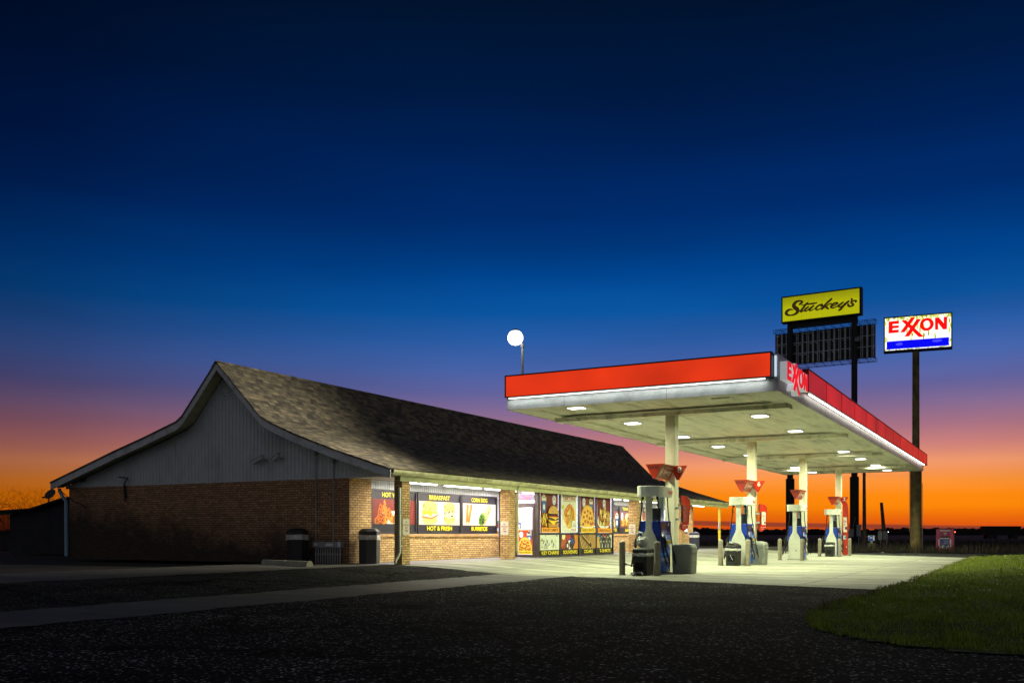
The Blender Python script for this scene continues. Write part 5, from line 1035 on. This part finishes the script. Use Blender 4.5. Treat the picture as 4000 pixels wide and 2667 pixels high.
for i in range(90): A.ell(r.uniform(.1,FW-.1),FH-abs(r.gauss(0,.5))-.03 if r.random()<.8 else r.uniform(.1,1.8),.02,.014,(120,122,10),6)
for u in (.255,.529,.807): A.rect(u*FW-.006,u*FW+.006,.02,FH-.02,(116,116,8))
def sk(pts):
    P_=[];W_=[]
    for x,y,w in pts:
        u=(x-70)/2155; t_=335-285*u; b_=975-257*u; P_.append((u*FW,(b_-y)/(b_-t_)*FH)); W_.append(w*.0036)
    # smooth with Catmull-Rom
    o=[];ow=[]
    for i in range(len(P_)-1):
        p0,p1,p2,p3=P_[max(0,i-1)],P_[i],P_[i+1],P_[min(len(P_)-1,i+2)]
        for k in range(5):
            t_=k/5; q=[.5*((2*p1[j])+(-p0[j]+p2[j])*t_+(2*p0[j]-5*p1[j]+4*p2[j]-p3[j])*t_*t_+(-p0[j]+3*p1[j]-3*p2[j]+p3[j])*t_**3) for j in (0,1)]; o.append(tuple(q)); ow.append(W_[i]+(W_[i+1]-W_[i])*t_)
    o.append(P_[-1]); ow.append(W_[-1]); return o,ow
for s_ in ([(565,500,40),(620,465,52),(640,430,50),(590,408,36),(500,420,50),(430,470,72),(400,530,82),(430,585,85),(490,625,92),(515,675,80),(480,735,60),(400,778,42),(300,797,32),(220,785,50),(180,745,68),(205,690,64),(260,652,50),(330,640,34),(385,658,8)],
    [(812,450,26),(760,480,40),(700,560,50),(640,630,50),(592,690,46),(640,690,34),(700,655,24)],[(620,525,18),(700,515,26),(800,495,32),(950,475,42),(1055,455,28)],
    [(825,560,34),(770,600,44),(715,650,42),(735,680,36),(790,660,26),(870,600,36),(965,535,40)],[(960,540,38),(890,600,46),(850,650,40),(880,665,30),(950,640,20),(1025,585,18)],
    [(1185,540,44),(1215,508,38),(1170,500,34),(1090,540,42),(1038,592,46),(1040,635,38),(1090,640,30),(1180,600,22),(1250,550,20)],
    [(1470,345,40),(1420,390,48),(1350,450,48),(1280,520,46),(1215,585,44),(1190,622,38)],[(1210,625,26),(1300,560,28),(1400,490,30),(1470,468,26)],[(1300,545,36),(1345,590,50),(1380,610,38)],
    [(1480,548,20),(1560,515,30),(1638,465,38),(1610,448,32),(1550,462,40),(1480,512,46),(1452,562,44),(1490,590,34),(1560,575,28),(1650,528,26)],
    [(1785,440,38),(1715,490,46),(1655,532,44),(1675,560,34),(1740,548,26),(1830,490,36),(1935,412,50)],[(1940,412,44),(1850,480,56),(1780,550,50),(1720,620,54),(1672,655,36)],
    [(2022,352,50),(2014,378,28)],[(2130,425,40),(2145,397,38),(2090,393,34),(2022,415,46),(2012,455,40),(2055,482,46),(2060,515,44),(2000,543,38),(1940,538,46),(1925,500,44),(1958,488,18)]):
    pp,ww=sk(s_); A.stroke(pp,ww,(44,32,4))
A.build('lit_face',bs,mat=art_glow('backlit_print_dim',.95))
# billboard back
PB=P('billboard_panel',C(40,34,32),.7,var=.4,scale=1.5); PS=P('billboard_stud',C(205,210,228),.6,0,var=.25)
m=M(); m.box(-3.9,3.9,.78,.84,14.75,17.30); bb=m.build('billboard_panel',PB,bs)
m=M()
xx=-3.75; i=0
while xx<3.8: m.box(xx-.06,xx+.06,.70,.778,14.78,17.27) if i%2 else (m.box(xx-.09,xx-.04,.72,.778,14.78,17.27),m.box(xx+.04,xx+.09,.72,.778,14.78,17.27)); xx+=.415; i+=1
for z in (15.6,16.45): m.box(-3.88,3.88,.66,.699,z-.025,z+.025)
for k in range(18):
    for z in (17.17,16.34,15.5): 
        if (k*7+int(z))%3: m.box(-3.66+k*.43,-3.54+k*.43,.72,.777,z-.05,z+.02)
m.build('stud_frame',PS,bb)
m=M()
for za,zb in ((17.38,17.66),(14.42,14.70)):
    for y in (.55,1.05):
        for z in (za,zb): m.tube([(-3.96,y,z),(3.96,y,z)],.022,5)
        k=-3.96
        while k<3.9: m.tube([(k,y,za),(k,y,zb)],.016,5); m.tube([(k,y,za),(k+.66,y,zb)],.014,5); k+=.66
        m.tube([(3.96,y,za),(3.96,y,zb)],.016,5)
m.build('catwalk_truss',BLKSTEEL,bs)
m=M(); m.box(2.55,2.9,-.15,.0,15.95,16.25); m.build('control_box',P('pale_box',C(120,124,138),.5),bs)
m=M(); m.box(2.05,2.5,-.32,-.14,.85,1.45); m.build('meter_box',STEEL,bs,bevel=.01); m=M(); m.box(2.72,3.02,-.32,-.12,.9,1.78); m.build('meter_box',STEEL,bs,bevel=.01)
m=M(); m.tube([(2.3,-.2,-.1),(2.3,-.2,.85)],.03,6); m.tube([(2.85,-.2,-.1),(2.85,-.2,.9)],.03,6); m.tube([(2.4,-.2,1.45),(2.6,-.1,2.4)],.015,5); m.build('conduit',STEEL,bs)
# ================================================================== ROADSIDE OBJECTS
t=thing('utility_pole','straight weathered wooden pole behind the air machine, topped by small knobs','utility pole',(69.4,10.41,-.05)); m=M(); m.cyl((0,0,0),(-.02,.02,5.7),.14,.095,12); m.build('shaft',WOOD,t,smooth=True); m=M(); m.tube([(0,-.12,5.2),(0,.12,5.2)],.03,6); m.cyl((-.02,.02,5.7),(-.02,.02,5.85),.03,.02,8); m.build('insulator',STEEL,t)
t=thing('broken_pole','short leaning sawn off wooden pole carrying grey meter boxes','utility pole',(70.07,9.2,-.05)); m=M(); m.tube([(0,0,0),(0,.04,1.4),(0,.20,3.3)],[.15,.135,.10],10); m.build('shaft',WOOD,t)
m=M(); m.box(-.35,-.16,.10,.38,.72,1.30); m.build('meter_box',STEEL,t,bevel=.01); m=M(); m.box(-.36,-.15,-.25,.06,.72,1.30); m.build('meter_box',P('pale_box',C(120,124,138)),t,bevel=.01); m=M(); m.box(-.3,-.2,.2,.32,1.3,1.5); m.build('small_box',P('pale_box',C(120,124,138)),t)
m=M(); 
for y in (-.2,.24): m.tube([(-.25,y,.72),(-.2,y*.85,0)],.03,6)
m.build('conduit',P('pale_pipe',C(170,172,176)),t)
t=thing('air_machine','small tyre air machine with a blue AIR sign at the pad edge','air pump',(66.24,9.5,-.04),R(-90)); m=M(); m.box(-.23,.23,-.15,.15,0,.52); m.build('cabinet',P('machine_beige',C(128,124,96),.6,var=.15),t,bevel=.015); m=M(); m.cyl((0,-.16,.28),(0,-.13,.28),.06,.06,12); m.cyl((-.12,-.155,.40),(-.12,-.14,.40),.015,.015,8); m.cyl((.12,-.155,.40),(.12,-.14,.40),.015,.015,8); m.build('hose_port',BLKSTEEL,t); m=M(); m.box(-.07,.07,-.04,.04,.52,.66); m.build('sign_post',TRIM,t); m=M(); m.box(-.21,.21,-.05,.05,.66,1.02); b=m.build('sign_box',TRIM,t,bevel=.006)
A=Art((-.19,-.052,.68),(1,0,0),(0,-1,0)); A.rect(0,.30,0,.32,(36,90,180)); A.rect(.30,.38,0,.32,(226,226,216)); A.rect(0,.3,.14,.155,(226,226,216)); A.text('AIR',.10,.27,.17,.25,(236,236,230),.03); A.poly([(0,.32),(.12,.32),(0,.2)],(220,220,216)); A.build('lettering',b,mat=art_glow('faint_lit_print',.25))
t=thing('donation_bin','magenta steel donation bin marked DONATE HERE with grey side','donation bin',(64.45,4.93,-.045),R(-88)); m=M(); m.box(-.5,.5,-.40,.40,0,1.42); m.build('body',P('magenta_paint',C(176,62,108),.5,var=.12,dirt=C(90,40,60),damt=.4),t,bevel=.01)
m=M(); m.box(-.27,.27,-.44,-.40,.98,1.26); m.build('hatch',P('magenta_hatch',C(140,40,84),.5),t,bevel=.008); m=M(); m.box(-.26,.26,-.43,-.40,.90,.975); m.build('chute',BLACK,t); m=M(); m.box(.501,.51,-.33,.38,.02,1.38); m.build('side_panel',P('bin_grey',C(110,120,130),.5),t)
A=Art((-.5,-.402,0),(1,0,0),(0,-1,0)); A.rect(.25,.76,1.29,1.37,(206,212,216)); A.text('DONATE HERE',.27,.74,1.305,1.355,(70,80,100),.02); A.rect(.23,.74,.24,.86,(54,76,150)); A.poly([(.23,.24),(.74,.24),(.74,.42),(.55,.36),(.42,.44),(.3,.40),(.23,.34)],(206,214,226)); A.poly([(.3,.50),(.4,.6),(.5,.52),(.42,.46)],(150,60,110)); A.poly([(.26,.72),(.36,.8),(.36,.66),(.28,.6)],(30,34,120)); A.rect(.23,.74,.83,.86,(216,220,224)); A.rect(.13,.20,.36,.80,(196,196,204)); A.rect(.78,.85,.34,.80,(206,206,212))
for k in range(5): A.rect(.45,.7,.5+.05*k,.51+.05*k,(180,196,226))
A.build('notice',t)
A=Art((-.5,-.442,0),(1,0,0),(0,-1,0)); A.text('THANK',.42,.60,1.14,1.20,(226,220,226),.02); A.text('YOU',.46,.56,1.05,1.10,(206,196,206),.02); A.build('notice',t)
t=thing('trailer','long dark box trailer parked out in the field on the right','trailer',(225,6.6,0),R(-61)); m=M(); m.box(-3.7,3.7,-1.2,1.2,.9,2.65); m.build('box',P('trailer_black',C(26,18,20),.8),t); m=M(); m.box(-3.6,3.6,-1.1,1.1,.75,.9); m.build('chassis',BLKSTEEL,t)
for x in (-2.6,-1.6,2.6):
    for s in (-1,1): m=M(); m.cyl((x,s*.9,.45),(x,s*1.15,.45),.5,.5,14); m.build('wheel',RUBBER,t)
for x,y,c_,lab,e in ((285,36.5,(1,.96,.9),'white lamp far across the field, left of the rusty pole',60),(295,23.0,(.9,.95,1),'white lamp far across the field, right of the rusty pole',60),(300,20.4,(1,.12,.04),'red lamp far across the field near the donation bin',30)):
    t=thing('distant_lamp',lab,'lamp post',(x,y,-.05),0,'lamps far across the field'); m=M(); m.cyl((0,0,0),(0,0,1.5),.06,.05,8); m.build('post',BLKSTEEL,t); m=M(); m.lathe([(.02,1.42),(.16,1.5),(.2,1.6),(.16,1.7),(.02,1.78)],0,0,12); m.build('lamp_head',EM('far_lamp_'+('red' if c_[1]<.5 else 'white' if x<290 else 'cool'),c_,5),t)
# ---- bare twiggy shrubs
TW=P('twig_bark',C(40,30,22),.9,var=.2)
def twigs(name,lab,cat,loc,h,n,spread,seed,r0=.02,group=None):
    r=random.Random(seed); m=M()
    def grow(p,d,l_,rad,k):
        pts=[p]; 
        for i in range(3):
            d=(d+Vector((r.gauss(0,.16),r.gauss(0,.16),r.gauss(.03,.08)))).normalized(); p=p+d*l_/3; pts.append(p)
        m.tube(pts,[rad,rad*.9,rad*.8,rad*.65],4)
        if k>0:
            for i in range(r.choice((2,3,3))): grow(pts[r.choice((2,3,3))],(d+Vector((r.gauss(0,spread),r.gauss(0,spread),r.gauss(.05,spread*.5)))).normalized(),l_*r.uniform(.55,.8),rad*.62,k-1)
    t=thing(name,lab,cat,loc,0,group)
    for i in range(n): grow(Vector((r.gauss(0,.15*h/3),r.gauss(0,.15*h/3),0)),Vector((r.gauss(0,.25),r.gauss(0,.25),1)).normalized(),h*.42,r0,4)
    m.build('branches',TW,t); return t
twigs('bare_sapling','forked leafless sapling between the wooden pole and the broken pole','sapling',(79.5,14.1-1.2,-.1),2.3,2,.5,3,.018,'leafless saplings in the field')
twigs('bare_sapling','twiggy leafless sapling right of the broken pole','sapling',(79.5,10.4,-.1),1.9,3,.5,8,.014,'leafless saplings in the field')
for i,(x,rt_,h,lab) in enumerate(((33,1.515,3.0,'leftmost bare shrub rising over the shed roof'),(33.4,1.47,3.2,'tangled bare shrub behind the shed, left of the dish'),(33,1.435,3.1,'bare shrub directly behind the satellite dish'),(32.6,1.40,3.2,'bare shrub nearest the store wall behind the shed'))):
    twigs('bare_shrub',lab,'shrub',(x,x*rt_,.15),h,6,.62,20+i,.016,'bare shrubs behind the shed')
twigs('bare_tree','leafless tree reaching in at the left edge above the fence','tree',(33,52.6,.1),3.6,2,.6,41,.03)
# ---- shed, dish, fence
t=thing('lean_to_shed','low dark shed with a sloping roof against the store rear','shed',(28,37,.15)); SHO=(28,37,.15); SH=P('shed_board',C(44,44,50),.9,var=.3,scale=2)
m=M(); m.prism([(30.9,.15),(30.9,3.1),(37.6,2.60),(40.7,2.18),(42.6,2.10),(42.6,.15)],'x',28,32); m.build('wall',SH,t,SHO)
m=M(); 
rp_=[(30.75,3.28),(36.2,2.86),(38.4,2.72),(40.7,2.27),(43.2,2.20)]
for (a,za),(b,zb) in zip(rp_,rp_[1:]): m.prism([(a,za-.10),(b,zb-.10),(b,zb),(a,za)],'x',27.7,32.3)
m.build('roof',P('shed_roof',C(40,36,36),.9,var=.3),t,SHO); m=M(); m.box(27.72,27.9,42.0,46.5,1.98,2.10); m.build('beam',SH,t,SHO)
t=thing('satellite_dish','dark oval satellite dish standing on the shed roof','satellite dish',(28.6,40.6,2.28)); m=M(); m.tube([(0,0,0),(0,0,.4),(.03,0,.62)],.025,6); m.tube([(.2,.12,0),(.02,0,.35)],.012,5); m.tube([(-.2,-.14,0),(.0,0,.35)],.012,5); m.build('mast',BLKSTEEL,t)
m=M(); rg=[]
for r_,dd in ((.37,0),(.30,.04),(.18,.075),(.02,.09)): rg.append([(.08+dd+.12*math.sin(a)*r_/.37,r_*math.cos(a),.68+.62*r_*math.sin(a)) for a in [6.2832*k/24 for k in range(24)]])
m.rings(rg[::-1]); m.build('reflector',P('dish_grey',C(50,44,46),.6),t,smooth=True); m=M(); m.tube([(.1,0,.45),(-.25,0,.5)],.012,5); m.box(-.30,-.22,-.04,.04,.47,.55); m.build('feed_arm',BLKSTEEL,t)
t=thing('slatted_fence','chain link fence with dark slats beside the shed at left edge','fence',(29,44,.1)); FO=(29,44,.1)
m=M()
k=42.7
while k<50: m.box(28.99,29.01,k,k+.055,.2,2.03+.02*math.sin(k*9)); k+=.10
m.build('slats',P('slat_brown',C(40,28,26),.8),t,FO); m=M(); 
k=42.7
while k<50: m.tube([(28.97,k,.15),(28.97,k,2.1)],.03,6); k+=2.4
m.build('fence_post',STEEL,t,FO); m=M(); m.tube([(28.97,42.7,2.08),(28.97,50,2.08)],.02,6); m.build('top_rail',STEEL,t,FO)
# ---- small litter on the concrete
for i,(x,y,w_,lab) in enumerate(((42.5,4.2,.18,'flattened pale paper scrap on the pad near the grass'),(33.5,6.3,.10,'small white paper scrap on the pad under the canopy'),(60.2,8.0,.3,'long white scrap lying at the far pad edge'),(38.0,2.0,.09,'white scrap caught in the grass verge'))):
    m=M(); m.add([(-w_/2,-w_*.3,0),(w_/2,-w_*.2,.004),(w_*.4,w_*.3,.012),(0,w_*.1,.02),(-w_*.4,w_*.35,.006),(0,0,.024)],[(0,1,5),(1,2,5),(2,3,5),(3,4,5),(4,0,5)]); o=m.build('paper_scrap',P('paper',C(206,204,190),.8),None); o.location=(x,y,(hz(x,y)+.016) if y>2.5 else .22); tag(o,lab,'litter','scraps of litter on the forecourt')
